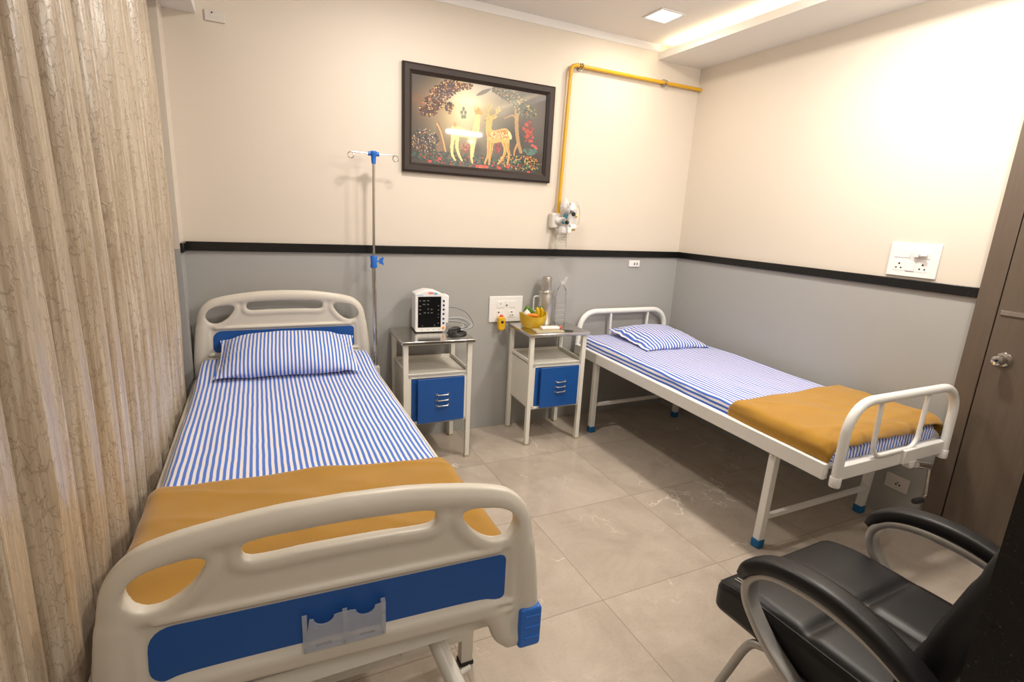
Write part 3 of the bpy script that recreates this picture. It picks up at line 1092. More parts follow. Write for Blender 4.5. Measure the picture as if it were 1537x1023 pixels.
bedside_table('cream steel bedside table with blue door, carrying the yellow bowl', (2.209, -.394, 0), R(-2.6), .430, .370)

# ------------------------------------------------------------------ MONITOR
MX = Matrix.Translation((1.575, -.20, .80)) @ Matrix.Rotation(R(-4), 4, 'Z')
mon = thing('patient_monitor', 'white patient monitor with dark screen on the left bedside table', 'patient monitor', (1.575, -.20, .80))
def mput(name, bm, m, parent=None, **kw):
    bm.transform(MX)
    return obj(name, bm, m, parent or mon, world=True, **kw)
sh = l2(round_path([(-.100, .006, 0), (.096, .006, 0), (.100, .03, 0), (.100, .21, 0), (.085, .245, 0), (.04, .268, 0), (-.02, .276, 0), (-.07, .262, 0), (-.100, .25, 0)], [.016, .016, .01, .03, .03, .05, .06, .03, .012], 5, True))
bm = BM(); me = plate2d([sh], .012, .006, 3); add_mesh(bm, me)
bm2 = plate2d([offset_loop(sh, -.004)], .058, .010, 3); bm2.transform(Matrix.Translation((0, .072, 0))); bm.from_mesh(bm2); bpy.data.meshes.remove(bm2)
mput('housing', bm, M['white'], smooth=40)
bm = BM(); box(bm, -.094, .088, .03, .13, 0, .01); mput('base', bm, M['dark'], bevel=.003)
bm = BM(); box(bm, .096, .122, .004, .10, .055, .238); mput('side_module', bm, M['white'], bevel=.008, segs=3)
bm = BM(); box(bm, -.082, .066, -.0145, -.010, .036, .234); scr = mput('screen', bm, M['display'], bevel=.002)
for (x, z, w) in ((-.075, .205, .010), (-.052, .205, .016), (-.024, .206, .012), (-.052, .182, .016), (-.024, .182, .010), (-.075, .172, .012), (-.075, .148, .012), (-.075, .122, .012),
                  (-.022, .152, .010), (0, .150, .010), (-.046, .128, .014), (-.022, .128, .010), (0, .128, .012), (.045, .172, .008), (.045, .145, .008), (.045, .118, .006), (.045, .098, .006), (.045, .060, .008), (-.056, .045, .006), (.02, .046, .008)):
    bm = BM(); box(bm, x, x + w, -.0149, -.0144, z, z + .006)
    mput('readout_mark', bm, M['glyph'], scr, smooth=0)
for i, z in enumerate((.205, .178, .150, .122, .090, .062)):
    bm = BM(); lathe(bm, [(0, .004), (.006, .004), (.0075, 0)], 14, Mx=Matrix.Translation((.083, -.011, z)) @ Matrix.Rotation(R(90), 4, 'X'))
    mput('button', bm, M['navy'])
bm = BM(); lathe(bm, [(0, .006), (.008, .006), (.010, 0)], 18, Mx=Matrix.Translation((.083, -.011, .030)) @ Matrix.Rotation(R(90), 4, 'X'))
b_ = mput('button', bm, M['orange']); b_['label'] = 'orange knob button'
for (x, w, h, z, m_) in ((.000, .019, .0065, .256, 'marker_r'), (.030, .012, .0065, .252, 'marker_b')):
    bm = BM()
    lathe(bm, [(0, .0008), (1, .0008), (1, 0)], 20, Mx=Matrix.Translation((x, -.0118, z)) @ Matrix.Diagonal((w, 1, h, 1)) @ Matrix.Rotation(R(90), 4, 'X'))
    mput('maker_mark', bm, M[m_])
bm = BM(); box(bm, -.090, -.050, -.0125, -.0118, .241, .2445)
mput('maker_mark', bm, M['marker_b'])
for x in (-.06, -.02, .015, .05):
    bm = BM(); box(bm, x, x + .008, -.0125, -.0118, .019, .022)
    mput('front_mark', bm, M['glyph'])
# leads: they are plugged into the side of the monitor
def W(x, y, z): return (x, y, z)
leads = [
    ([(1.690, -.165, .952), (1.76, -.15, .945), (1.84, -.13, .91), (1.885, -.12, .86), (1.898, -.13, .82), (1.87, -.16, .806), (1.80, -.20, .806)], .0019, 'lead'),
    ([(1.690, -.165, .880), (1.75, -.16, .885), (1.82, -.13, .872), (1.875, -.12, .842), (1.885, -.14, .815), (1.82, -.18, .806), (1.74, -.22, .806)], .0024, 'leadw'),
    ([(1.690, -.150, .870), (1.74, -.15, .872), (1.80, -.12, .862), (1.845, -.12, .845), (1.862, -.14, .82), (1.80, -.17, .806), (1.72, -.17, .806)], .0019, 'lead'),
    ([(1.690, -.135, .862), (1.73, -.13, .86), (1.80, -.11, .845), (1.83, -.11, .83), (1.82, -.13, .806), (1.73, -.16, .806)], .0019, 'leadw'),
    ([(1.690, -.120, .855), (1.74, -.11, .845), (1.81, -.10, .835), (1.855, -.11, .815), (1.84, -.15, .806), (1.76, -.15, .806), (1.70, -.14, .806)], .0019, 'lead'),
]
for pts, r_, m_ in leads:
    bm = BM(); tube(bm, smooth_path(pts, 8), r_, 6); obj('cable', bm, M[m_], mon, world=True)
bm = BM()
for k in range(3):
    tube(bm, smooth_path([(1.66, -.31 + k * .012, .8065 + k * .004), (1.70, -.335, .8065 + k * .004), (1.76, -.325 + .01 * k, .8065 + k * .004), (1.79, -.27, .8065), (1.75, -.21, .8065), (1.69, -.23, .8065 + k * .004)], 7), .0055, 8)
h_ = obj('hose', bm, M['dark'], mon, world=True); h_['label'] = 'coiled black cuff hose'
bm = BM()
tube(bm, smooth_path([(1.685, -.25, .818), (1.715, -.245, .824), (1.745, -.24, .826), (1.765, -.235, .822)], 6), [.006 + .009 * math.sin(PI * min(1, k / 18 * .75 + .1)) for k in range(19)], 12)
obj('finger_clip', bm, M['dark'], mon, world=True)

# ------------------------------------------------------------------ WALL FITTINGS
def outlet_plate(name, label, cat, origin, axis, w, h, modules, m=None, holes=()):
    """axis 'b' back wall (faces -y) or 'r' right wall (faces -x); modules/holes given in plate coordinates from its centre"""
    t = thing(name, label, cat, origin)
    if axis == 'b': Mx = Matrix.Translation(origin)
    else: Mx = Matrix.Translation(origin) @ Matrix.Rotation(R(-90), 4, 'Z')
    # local: x right, z up, front -y
    bm = BM(); add_mesh(bm, plate2d([rrect(-w / 2, w / 2, -h / 2, h / 2, .004, 3)], .005, .003, 2)); bm.transform(Mx @ Matrix.Translation((0, -.005, 0)))
    obj('plate', bm, m or M['white'], t, world=True)
    for (x, z, mw, mh, nm, up) in modules:
        bm = BM(); box(bm, x - mw / 2, x + mw / 2, -.010 - up, -.009, z - mh / 2, z + mh / 2); bm.transform(Mx)
        obj(nm, bm, m or M['white'], t, world=True, bevel=.0015)
    if holes:
        for (x, z, r_, up) in holes:
            bm = BM()
            lathe(bm, [(0, .0008), (r_, .0008), (r_, 0)], 12, Mx=Mx @ Matrix.Translation((x, -.0100 - up, z)) @ Matrix.Rotation(R(90), 4, 'X'))
            obj('socket_hole', bm, M['slot'], t, world=True)
    return t, Mx
def tri(x, z, r_, up): return [(x, z + .014, r_ * 1.15, up), (x - .012, z - .008, r_, up), (x + .012, z - .008, r_, up)]
t, Mx = outlet_plate('wall_socket', 'white square switch and socket plate on grey wall, behind yellow gadget', 'wall socket', (2.195, 0, .899), 'b', .262, .186,
    [(-.045, .035, .055, .05, 'switch', .003), (.004, .038, .024, .042, 'switch', .003), (.05, .035, .05, .05, 'socket', .002), (-.045, -.035, .055, .05, 'socket', .002), (.045, -.035, .055, .05, 'socket', .002)],
    None, [(-.058, -.022, .006, .002), (.045, -.022, .005, .002), (.036, -.045, .004, .002), (.054, -.045, .004, .002), (.004, .028, .006, .003)])
bm = BM(); box(bm, -.047, -.044, -.0137, -.013, .035, .046); bm.transform(Mx); obj('switch_mark', bm, M['slot'], t, world=True)
t, Mx = outlet_plate('wall_socket', 'small white socket plate under black band near room corner', 'wall socket', (3.307, 0, 1.232), 'b', .105, .052,
    [(.012, 0, .06, .03, 'socket', .001)], None, [(0, -.004, .006, .001), (.024, -.004, .006, .001), (0, .006, .004, .001), (.024, .006, .004, .001)])
t, Mx = outlet_plate('wall_socket', 'pale socket plate high in the corner beside the beam', 'wall socket', (.476, 0, 2.467), 'b', .092, .052,
    [(0, 0, .045, .016, 'socket', .001)], M['offwhite'], [(-.012, .014, .004, .001)])
t, Mx = outlet_plate('wall_switch', 'large white switch plate with two sockets on cream right wall', 'wall switch', (XR, -1.757, 1.434), 'r', .240, .178,
    [(-.055, .034, .078, .050, 'switch', .002), (.040, .034, .075, .050, 'switch', .002), (-.062, -.034, .055, .052, 'socket', .001), (.052, -.034, .055, .052, 'socket', .001), (-.006, -.034, .044, .048, 'switch', .004)],
    None, tri(-.062, -.036, .0042, .001) + tri(.052, -.036, .0042, .001))
bm = BM(); box(bm, .006, .032, -.028, -.0135, .016, .052); lathe(bm, [(0, 0), (.020, 0), (.020, .010), (.015, .017), (.008, .020), (0, .020)], 20, Mx=Matrix.Translation((.047, -.0135, .034)) @ Matrix.Rotation(R(90), 4, 'X'))
box(bm, .047, .072, -.040, -.030, .024, .032)
bm.transform(Mx); k_ = obj('plug_in_freshener', bm, M['white'], None, bevel=.002); tag(k_, 'small white plug pushed into the large switch plate', 'plug')
k_.location = (0, 0, 0)
t, Mx = outlet_plate('wall_socket', 'low white socket plate on grey wall under the white bed', 'wall socket', (XR, -1.928, .218), 'r', .118, .082,
    [(.008, 0, .055, .036, 'socket', .001)], M['offwhite'], [(.0, -.006, .005, .001), (.018, -.006, .005, .001), (.008, .006, .004, .001)])

# yellow plug-in device hanging from the socket plate
yd = thing('plug_in_repellent', 'yellow plug-in gadget with brown cap hanging below the white socket', 'plug-in gadget', (2.146, -.03, .80))
bm = BM(); add_mesh(bm, plate2d([rrect(-.026, .026, -.055, .045, .018, 5)], .020, .010, 4)); bm.transform(Matrix.Translation((2.146, -.045, .808)))
obj('body', bm, M['yellowd'], yd, world=True)
bm = BM(); lathe(bm, [(0, 0), (.016, 0), (.017, .012), (.010, .026), (0, .03)], 18, 2.146, -.045); bm.transform(Matrix.Translation((0, 0, .838))); obj('cap', bm, M['red'], yd, world=True)
bm = BM(); lathe(bm, [(0, .002), (.010, .001), (.011, 0)], 16, Mx=Matrix.Translation((2.146, -.065, .815)) @ Matrix.Rotation(R(90), 4, 'X')); obj('vent', bm, M['slot'], yd, world=True)
bm = BM(); box(bm, 2.135, 2.157, -.028, -.011, .828, .85); obj('prongs', bm, M['yellowd'], yd, world=True)

# ------------------------------------------------------------------ PICTURE
def picture():
    cx, cz, w, h = 1.958, 2.100, 1.040, .622
    t = thing('framed_picture', 'dark framed picture of golden deer on the cream wall', 'picture', (cx, 0, cz))
    fw = .058
    bm = BM()
    for (a, b) in (((-w / 2, -h / 2), (w / 2, -h / 2)), ((w / 2, -h / 2), (w / 2, h / 2)), ((w / 2, h / 2), (-w / 2, h / 2)), ((-w / 2, h / 2), (-w / 2, -h / 2))):
        # mitred bar with a stepped profile (distance inward, depth)
        prof = [(0, 0), (0, .026), (.012, .034), (.040, .032), (.050, .022), (fw, .018), (fw, 0)]
        d_ = Vector((b[0] - a[0], 0, b[1] - a[1])).normalized(); inn = Vector((-d_.z, 0, d_.x))
        A, B = Vector((a[0], 0, a[1])), Vector((b[0], 0, b[1]))
        ra = [bm.verts.new(A + inn * q + d_ * q + Vector((0, -z, 0))) for q, z in prof]
        rb = [bm.verts.new(B + inn * q - d_ * q + Vector((0, -z, 0))) for q, z in prof]
        for k in range(len(prof) - 1): bm.faces.new((ra[k], rb[k], rb[k + 1], ra[k + 1]))
    bmesh.ops.remove_doubles(bm, verts=bm.verts[:], dist=1e-5)
    bmesh.ops.recalc_face_normals(bm, faces=bm.faces[:])
    obj('frame', bm, M['frame'], t, smooth=20)
    # printed picture, painted on a fine grid (drawn in the picture's own 0..1 coordinates)
    NX, NY = 300, 176
    iw, ih = w / 2 - fw + .004, h / 2 - fw + .004
    me_bm = BM()
    V = [[me_bm.verts.new((-iw + 2 * iw * i / NX, -.012, -ih + 2 * ih * j / NY)) for j in range(NY + 1)] for i in range(NX + 1)]
    for i in range(NX):
        for j in range(NY):
            me_bm.faces.new((V[i][j], V[i + 1][j], V[i + 1][j + 1], V[i][j + 1]))
    o = obj('print', me_bm, M['print'], t, smooth=0)
    img = paint(NX, NY)
    me = o.data
    ca = me.color_attributes.new('print', 'FLOAT_COLOR', 'CORNER')
    cols = np.ones((NX * NY, 4, 4), dtype=np.float32)
    cols[:, :, :3] = img.transpose(1, 0, 2).reshape(NX * NY, 1, 3)
    ca.data.foreach_set('color', cols.ravel())

def paint(NX, NY):
    # H maps sketch coordinates (pixels of a close look at the picture) to 0..1
    src = [(88, 108), (1248, 258), (1205, 935), (75, 865)]; dst = [(0, 1), (1, 1), (1, 0), (0, 0)]
    A = []; B = []
    for (x, y), (u, v) in zip(src, dst):
        A.append([x, y, 1, 0, 0, 0, -u * x, -u * y]); B.append(u)
        A.append([0, 0, 0, x, y, 1, -v * x, -v * y]); B.append(v)
    Hm = np.append(np.linalg.solve(np.array(A), np.array(B)), 1).reshape(3, 3)
    Hi = np.linalg.inv(Hm)
    U, V = np.meshgrid((np.arange(NX) + .5) / NX, (np.arange(NY) + .5) / NY)
    q = Hi @ np.stack([U.ravel(), V.ravel(), np.ones(U.size)])
    X, Y = (q[0] / q[2]).reshape(U.shape), (q[1] / q[2]).reshape(U.shape)
    rng = np.random.RandomState(3)
    img = np.zeros(U.shape + (3,))
    S = lambda r, g, b: np.array(srgb(r, g, b))
    img[:] = S(52, 42, 36)
    def blob(x, y, rx, ry, col, k=1.0, p=1.0):
        d = ((X - x) / rx) ** 2 + ((Y - y) / ry) ** 2
        a = (k * np.exp(-d * p))[..., None]
        img[:] = img * (1 - a) + np.array(col) * a
    def ell(x, y, rx, ry, col, rot=0):
        c, s = math.cos(rot), math.sin(rot)
        a, b = (X - x) * c + (Y - y) * s, -(X - x) * s + (Y - y) * c
        img[(a / rx) ** 2 + (b / ry) ** 2 < 1] = col
    def poly(pts, col):
        P = [(p.x, p.y) for p in smooth_path([(a, b, 0) for a, b in pts], 4, True)]
        ins = np.zeros(X.shape, bool); j = len(P) - 1
        for i in range(len(P)):
            (xi, yi), (xj, yj) = P[i], P[j]
            if yi != yj:
                c = ((yi > Y) != (yj > Y)) & (X < (xj - xi) * (Y - yi) / (yj - yi) + xi)
                ins ^= c
            j = i
        img[ins] = col
        return ins
    def line(pts, w0, w1, col):
        P = smooth_path([(a, b, 0) for a, b in pts], 6); n = len(P) - 1
        for i in range(n):
            a, b = P[i], P[i + 1]; wd = w0 + (w1 - w0) * i / n
            dx, dy = b.x - a.x, b.y - a.y; L = dx * dx + dy * dy + 1e-9
            tt = np.clip(((X - a.x) * dx + (Y - a.y) * dy) / L, 0, 1)
            img[(X - a.x - tt * dx) ** 2 + (Y - a.y - tt * dy) ** 2 < (wd / 2) ** 2] = col
    # glade of warm light behind the animals
    blob(700, 300, 330, 260, S(120, 112, 92), .85)
    blob(560, 420, 260, 260, S(214, 186, 128), .95)
    blob(560, 360, 130, 170, S(236, 222, 178), .95)
    blob(800, 560, 150, 180, S(96, 92, 74), .7)
    blob(700, 220, 150, 80, S(190, 180, 170), .7)
    blob(250, 360, 120, 120, S(150, 108, 78), .6)
    blob(1150, 420, 120, 160, S(88, 78, 72), .6)
    blob(130, 330, 60, 40, S(120, 82, 50), .6)
    # dark banks and trunks
    blob(960, 620, 110, 120, S(30, 24, 20), .8)
    blob(640, 740, 50, 90, S(40, 34, 28), .8)
    poly([(300, 540), (320, 520), (345, 600), (380, 780), (300, 760)], S(120, 92, 62))
    line([(305, 530), (335, 600), (360, 700), (378, 780)], 16, 10, S(214, 160, 92))
    line([(985, 400), (985, 560), (1000, 680), (1020, 750)], 34, 26, S(170, 132, 80))
    line([(990, 680), (965, 740), (960, 780)], 18, 8, S(190, 142, 80))
    line([(985, 480), (950, 440), (880, 470)], 14, 6, S(180, 140, 76)); line([(985, 470), (1010, 410)], 16, 8, S(170, 140, 90))
    poly([(640, 280), (700, 235), (770, 222), (720, 265), (660, 285)], S(112, 98, 82))
    # canopy leaves
    def leaves(n, cx, cy, rx, ry, cols, smin, smax, rot=0):
        for _ in range(n):
            a, r_ = rng.rand() * 2 * PI, math.sqrt(rng.rand())
            dx, dy = rx * r_ * math.cos(a), ry * r_ * math.sin(a)
            x, y = cx + dx * math.cos(rot) - dy * math.sin(rot), cy + dx * math.sin(rot) + dy * math.cos(rot)
            s = smin + (smax - smin) * rng.rand()
            ell(x, y, s, s * .75, cols[rng.randint(len(cols))], rng.rand() * 3)
    dk = [S(58, 30, 20), S(84, 44, 26), S(40, 24, 20), S(70, 34, 22)]
    gl = [S(206, 150, 84), S(224, 180, 110), S(170, 96, 50)]
    for (cx, cy, rx, ry, rot, n) in ((300, 330, 190, 75, -.75, 90), (480, 200, 130, 32, .12, 46), (390, 240, 150, 60, -.3, 70), (250, 420, 60, 50, 0, 24), (410, 400, 34, 46, 0, 14)):
        leaves(int(n * 1.4), cx, cy, rx, ry, dk, 9, 17, rot); leaves(n, cx, cy, rx, ry, gl, 4, 8, rot); leaves(n, cx, cy, rx * .95, ry * .95, dk, 4, 7, rot)
    gr = [S(70, 72, 46), S(46, 58, 44), S(96, 84, 46), S(60, 84, 70)]
    wm = [S(196, 150, 74), S(170, 70, 36), S(212, 180, 110), S(120, 120, 90)]
    for (cx, cy, rx, ry, rot, n) in ((950, 290, 200, 55, .55, 100), (1060, 390, 110, 60, .5, 50), (860, 250, 90, 30, .3, 30)):
        leaves(int(n * 1.4), cx, cy, rx, ry, gr, 8, 16, rot); leaves(n, cx, cy, rx, ry, wm, 3, 7, rot); leaves(n, cx, cy, rx, ry, gr, 4, 7, rot)
    # undergrowth
    leaves(110, 200, 680, 120, 100, [S(36, 34, 34), S(52, 48, 44)], 8, 16); leaves(170, 200, 680, 125, 105, [S(190, 180, 160), S(214, 160, 80), S(120, 110, 100), S(150, 90, 50)], 3, 6)
    leaves(230, 480, 830, 420, 55, [S(36, 52, 44), S(52, 74, 64), S(32, 40, 32)], 10, 20, .06); leaves(150, 500, 830, 400, 50, [S(72, 96, 84), S(160, 80, 40), S(110, 96, 56), S(190, 60, 44)], 4, 8, .06)
    leaves(230, 1000, 850, 200, 60, [S(30, 48, 40), S(54, 80, 60), S(28, 34, 28)], 10, 18, .05); leaves(170, 1010, 840, 190, 65, [S(90, 120, 90), S(200, 150, 60), S(190, 60, 50), S(210, 190, 120)], 4, 7, .05)
    leaves(60, 540, 730, 40, 40, [S(150, 50, 40), S(110, 70, 50), S(200, 120, 80)], 5, 10)
    leaves(40, 1090, 580, 50, 90, [S(150, 36, 26), S(110, 26, 20), S(180, 60, 30)], 8, 18); leaves(18, 820, 720, 24, 40, [S(170, 40, 36), S(120, 30, 26)], 8, 14)
    for (x, y) in ((655, 880), (640, 880), (700, 880), (725, 885), (825, 885), (835, 890), (912, 872), (905, 880), (240, 850), (320, 826), (1085, 918), (1110, 655), (1140, 700), (1120, 690), (1150, 715)):
        ell(x, y, 14, 11, S(206, 62, 56))
    leaves(20, 690, 880, 45, 12, [S(220, 110, 70), S(200, 60, 50)], 6, 10)
    leaves(30, 1100, 740, 60, 30, [S(70, 110, 100), S(50, 84, 76)], 8, 14); leaves(24, 1110, 830, 60, 60, [S(220, 170, 50), S(200, 120, 40)], 3, 6)
    # butterfly in the light
    for (x, y) in ((515, 430), (545, 430), (520, 465), (540, 465), (530, 400)): ell(x, y, 12, 18, S(120, 120, 92))
    G1, G2, G3 = S(226, 168, 84), S(190, 118, 52), S(248, 214, 140)
    # standing deer at right
    for L in ([(745, 640), (742, 720), (735, 790), (708, 852)], [(770, 650), (762, 740), (752, 800), (745, 860)], [(860, 650), (885, 720), (870, 790), (822, 855)], [(905, 640), (905, 720), (918, 780), (903, 855)]):
        line(L, 34, 13, G1)
        line([(a + 4, b) for a, b in L], 10, 4, G2)
    poly([(728, 470), (758, 462), (775, 500), (768, 560), (800, 572), (880, 552), (918, 575), (928, 630), (905, 680), (850, 668), (790, 680), (745, 660), (722, 600), (720, 530)], G1)
    poly([(790, 590), (880, 568), (912, 590), (915, 630), (860, 640), (790, 650), (745, 620), (745, 590)], G2)
    poly([(915, 572), (938, 605), (940, 640), (925, 640), (912, 610)], G3)
    poly([(712, 486), (722, 462), (760, 452), (782, 470), (770, 500), (740, 500)], G1)
    ell(800, 462, 20, 10, G1, -.5); ell(742, 476, 4, 4, S(40, 24, 16)); ell(716, 488, 7, 5, S(70, 40, 24))
    for L in ([(750, 458), (738, 420), (732, 380), (742, 350)], [(738, 415), (760, 385), (772, 350)], [(736, 400), (715, 380)],
              [(770, 456), (800, 440), (830, 410), (832, 370)], [(812, 428), (808, 395)], [(826, 412), (850, 400)], [(748, 452), (712, 432), (698, 405)]):
        line(L, 12, 6, G1)
    for _ in range(70):
        x, y = 750 + 165 * rng.rand(), 585 + 60 * rng.rand(); ell(x, y, 5, 4, G3)
    # the lighter animal behind, neck raised
    L1, L2 = S(244, 206, 132), S(214, 150, 76)
    for L in ([(440, 640), (428, 720), (432, 790), (455, 832)], [(475, 650), (470, 720), (490, 790), (512, 835)], [(590, 650), (600, 720), (592, 790), (602, 850)], [(625, 640), (612, 720), (604, 800)]):
        line(L, 32, 14, L1)
    poly([(420, 600), (440, 540), (520, 560), (590, 585), (620, 500), (640, 420), (668, 430), (668, 520), (655, 600), (620, 670), (560, 640), (480, 640), (430, 680)], L1)
    poly([(440, 540), (445, 520), (462, 516), (470, 545), (455, 556)], L2)
    poly([(632, 440), (622, 390), (640, 372), (690, 420), (690, 446), (660, 442)], L2); ell(640, 380, 10, 26, L1, .4)
    for _ in range(26):
        x, y = 590 + 60 * rng.rand(), 560 + 80 * rng.rand(); ell(x, y, 6, 5, L2)
    blob(590, 670, 26, 20, S(255, 246, 220), .9)
    # border darkening of the printed scene
    return np.clip(img, 0, 1)
picture()

# ------------------------------------------------------------------ GAS PIPE + OXYGEN FLOWMETER
gp = thing('gas_pipe', 'yellow gas pipe along the top of the back wall, dropping down', 'gas pipe', (2.58, -.03, 1.6))
bm = BM(); tube(bm, round_path([(2.562, -.030, 1.585), (2.585, -.030, 2.566), (3.755, -.030, 2.566)], .045, 8), .0125, 14)
obj('pipe', bm, M['yellow_pipe'], gp, world=True)
for p_, ax in (((2.665, 0, 2.566), 'x'), ((3.40, 0, 2.566), 'x')):
    bm = BM()
    x, _, z = p_
    tube(bm, [(x + .006, -.03 + .017 * math.cos(a), z + .017 * math.sin(a)) for a in [k * 2 * PI / 14 for k in range(14)]], .004, 6, closed=True)
    tube(bm, [(x - .010, -.03 + .017 * math.cos(a), z + .017 * math.sin(a)) for a in [k * 2 * PI / 14 for k in range(14)]], .004, 6, closed=True)
    box(bm, x - .014, x + .010, -.02, -.001, z - .026, z - .012); box(bm, x - .014, x + .010, -.02, -.001, z + .012, z + .026)
    obj('clip', bm, M['chrome'], gp, world=True)
bm = BM(); tube(bm, [(2.584, -.03, 2.50), (2.5845, -.03, 2.525)], .0145, 14)
obj('collar', bm, M['yellow_pipe'], gp, world=True)

ox = thing('oxygen_flowmeter', 'wall oxygen outlet with clear flowmeter and humidifier bottle below yellow pipe', 'oxygen flowmeter', (2.55, -.03, 1.53))
bm = BM(); box(bm, 2.500, 2.572, -.058, 0, 1.482, 1.588); obj('outlet_box', bm, M['offwhite'], ox, world=True, bevel=.012, segs=3)
bm = BM(); lathe(bm, [(0, 0), (.022, 0), (.024, .01), (.018, .022), (.012, .045), (.012, .075), (0, .075)], 20, Mx=Matrix.Translation((2.545, -.055, 1.535)) @ Matrix.Rotation(R(68), 4, 'X') @ Matrix.Rotation(R(20), 4, 'Y'))
obj('connector', bm, M['white'], ox, world=True)
bm = BM(); tube(bm, smooth_path([(2.578, -.10, 1.535), (2.582, -.105, 1.57), (2.59, -.11, 1.62), (2.60, -.11, 1.66)], 6), .016, 14); obj('flow_tube', bm, M['clear'], ox, world=True)
# soft face mask folded over the outlet
def mask_shape():
    def fn(u, v):
        a = (u - .5) * 2 * PI; r_ = math.sin(PI * (.06 + .92 * v) * .5)
        return Vector((.036 * r_ * math.cos(a), -.045 * math.cos(PI * .5 * v), .058 * r_ * math.sin(a) + .01 * math.sin(2 * a)))
    bm = grid(fn, 28, 12)
    bm.transform(Matrix.Translation((2.578, -.085, 1.632)) @ Matrix.Rotation(R(-14), 4, 'Y'))
    return bm
obj('face_mask', mask_shape(), M['milky'], ox, world=True, smooth=80, solid=.0015)
bm = BM(); lathe(bm, [(0, .026), (.024, .024), (.030, .014), (.030, 0), (0, 0)], 24, Mx=Matrix.Translation((2.622, -.10, 1.635)) @ Matrix.Rotation(R(90), 4, 'X')); obj('gauge', bm, M['white'], ox, world=True)
bm = BM(); box(bm, 2.60, 2.685, -.10, -.05, 1.485, 1.62); obj('regulator_body', bm, M['milky'], ox, world=True, bevel=.02, segs=4)
bm = BM(); lathe(bm, [(0, .012), (.012, .012), (.016, 0)], 16, Mx=Matrix.Translation((2.646, -.10, 1.588)) @ Matrix.Rotation(R(90), 4, 'X')); kk = obj('valve', bm, M['dark'], ox, world=True)
bm = BM(); cyl(bm, (2.655, -.112, 1.580), (2.672, -.118, 1.570), .007, 10); obj('valve_pin', bm, M['gold'], kk, world=True)
for (x, z, r_, m_) in ((2.573, 1.567, .018, 'teal'), (2.590, 1.527, .014, 'dark'), (2.560, 1.526, .011, 'teal'), (2.62, 1.60, .010, 'lead')):
    bm = BM(); lathe(bm, [(0, .018), (r_ * .7, .016), (r_, .006), (r_, 0)], 14, Mx=Matrix.Translation((x, -.11, z)) @ Matrix.Rotation(R(90), 4, 'X')); obj('knob', bm, M[m_], ox, world=True)
bm = BM(); box(bm, 2.625, 2.672, -.112, -.08, 1.485, 1.515); box(bm, 2.60, 2.63, -.118, -.08, 1.455, 1.495); obj('bracket', bm, M['white'], ox, world=True, bevel=.003)
bm = BM(); cyl(bm, (2.638, -.10, 1.475), (2.668, -.10, 1.478), .006, 10); obj('outlet_nipple', bm, M['gold'], ox, world=True)
bm = BM(); lathe(bm, [(0, 1.352), (.036, 1.352), (.038, 1.358), (.036, 1.42), (.034, 1.448), (.028, 1.455), (.028, 1.475), (0, 1.475)], 24, 2.573, -.085); obj('humidifier_bottle', bm, M['clear'], ox, world=True)
bm = BM()
for k in range(5): tube(bm, [(2.573 + .0385 * math.cos(a), -.085 + .0385 * math.sin(a), 1.37 + k * .016) for a in [q * 2 * PI / 20 for q in range(20)]], .0012, 5, closed=True)
obj('bottle_marks', bm, M['leadw'], ox, world=True)
bm = BM(); lathe(bm, [(0, 1.455), (.031, 1.455), (.031, 1.485), (.02, 1.50), (0, 1.50)], 22, 2.573, -.085); obj('bottle_cap', bm, M['milky'], ox, world=True)
for k in range(2):
    bm = BM(); tube(bm, smooth_path([(2.60, -.115, 1.66), (2.65, -.12, 1.67 - .02 * k), (2.695, -.10, 1.62), (2.705, -.09, 1.55), (2.69, -.09, 1.495), (2.65, -.10, 1.48 + .01 * k)], 7), .0028, 7)
    obj('mask_tubing', bm, M['milky'], ox, world=True)

# ------------------------------------------------------------------ THINGS ON THE RIGHT BEDSIDE TABLE
ZT = .8005
fl = thing('steel_flask', 'tall stainless steel vacuum flask with cup lid behind the yellow bowl', 'flask', (2.470, -.095, ZT))
bm = BM(); lathe(bm, [(0, 0), (.050, 0), (.054, .006), (.054, .212), (.051, .22), (.052, .224), (.056, .228), (.056, .236), (.038, .246), (0, .246)], 36); obj('body', bm, M['flask'], fl)
bm = BM(); lathe(bm, [(.034, .240), (.0365, .246), (.036, .330), (.033, .342), (.026, .346), (0, .346)], 32); obj('cup_lid', bm, M['flask'], fl)
bm = BM(); tube(bm, round_path([(-.05, .01, .20), (-.088, .02, .20), (-.088, .02, .09), (-.05, .01, .09)], .018, 5), .006, 10); obj('handle', bm, M['milky'], fl)
bt = thing('water_bottle', 'clear plastic water bottle standing behind the flask', 'bottle', (2.600, -.095, ZT))
bm = BM(); lathe(bm, [(0, 0), (.034, 0), (.037, .006), (.036, .05), (.037, .054), (.036, .10), (.037, .104), (.037, .17), (.034, .19), (.036, .22), (.030, .252), (.016, .272), (.015, .29), (0, .29)], 28); obj('body', bm, M['clear'], bt)
bm = BM(); lathe(bm, [(0, .286), (.018, .286), (.018, .306), (0, .308)], 20); obj('cap', bm, M['milky'], bt)
bm = BM(); tube(bm, smooth_path([(.018, 0, .292), (.03, 0, .31), (.036, 0, .335), (.026, 0, .33), (.012, 0, .306)], 6), .003, 8); obj('cap_loop', bm, M['milky'], bt)
bm = BM()
for k in range(4): tube(bm, [(.0375 * math.cos(a), .0375 * math.sin(a), .03 + k * .035) for a in [q * 2 * PI / 20 for q in range(20)]], .0013, 5, closed=True)
obj('ribs', bm, M['milky'], bt)

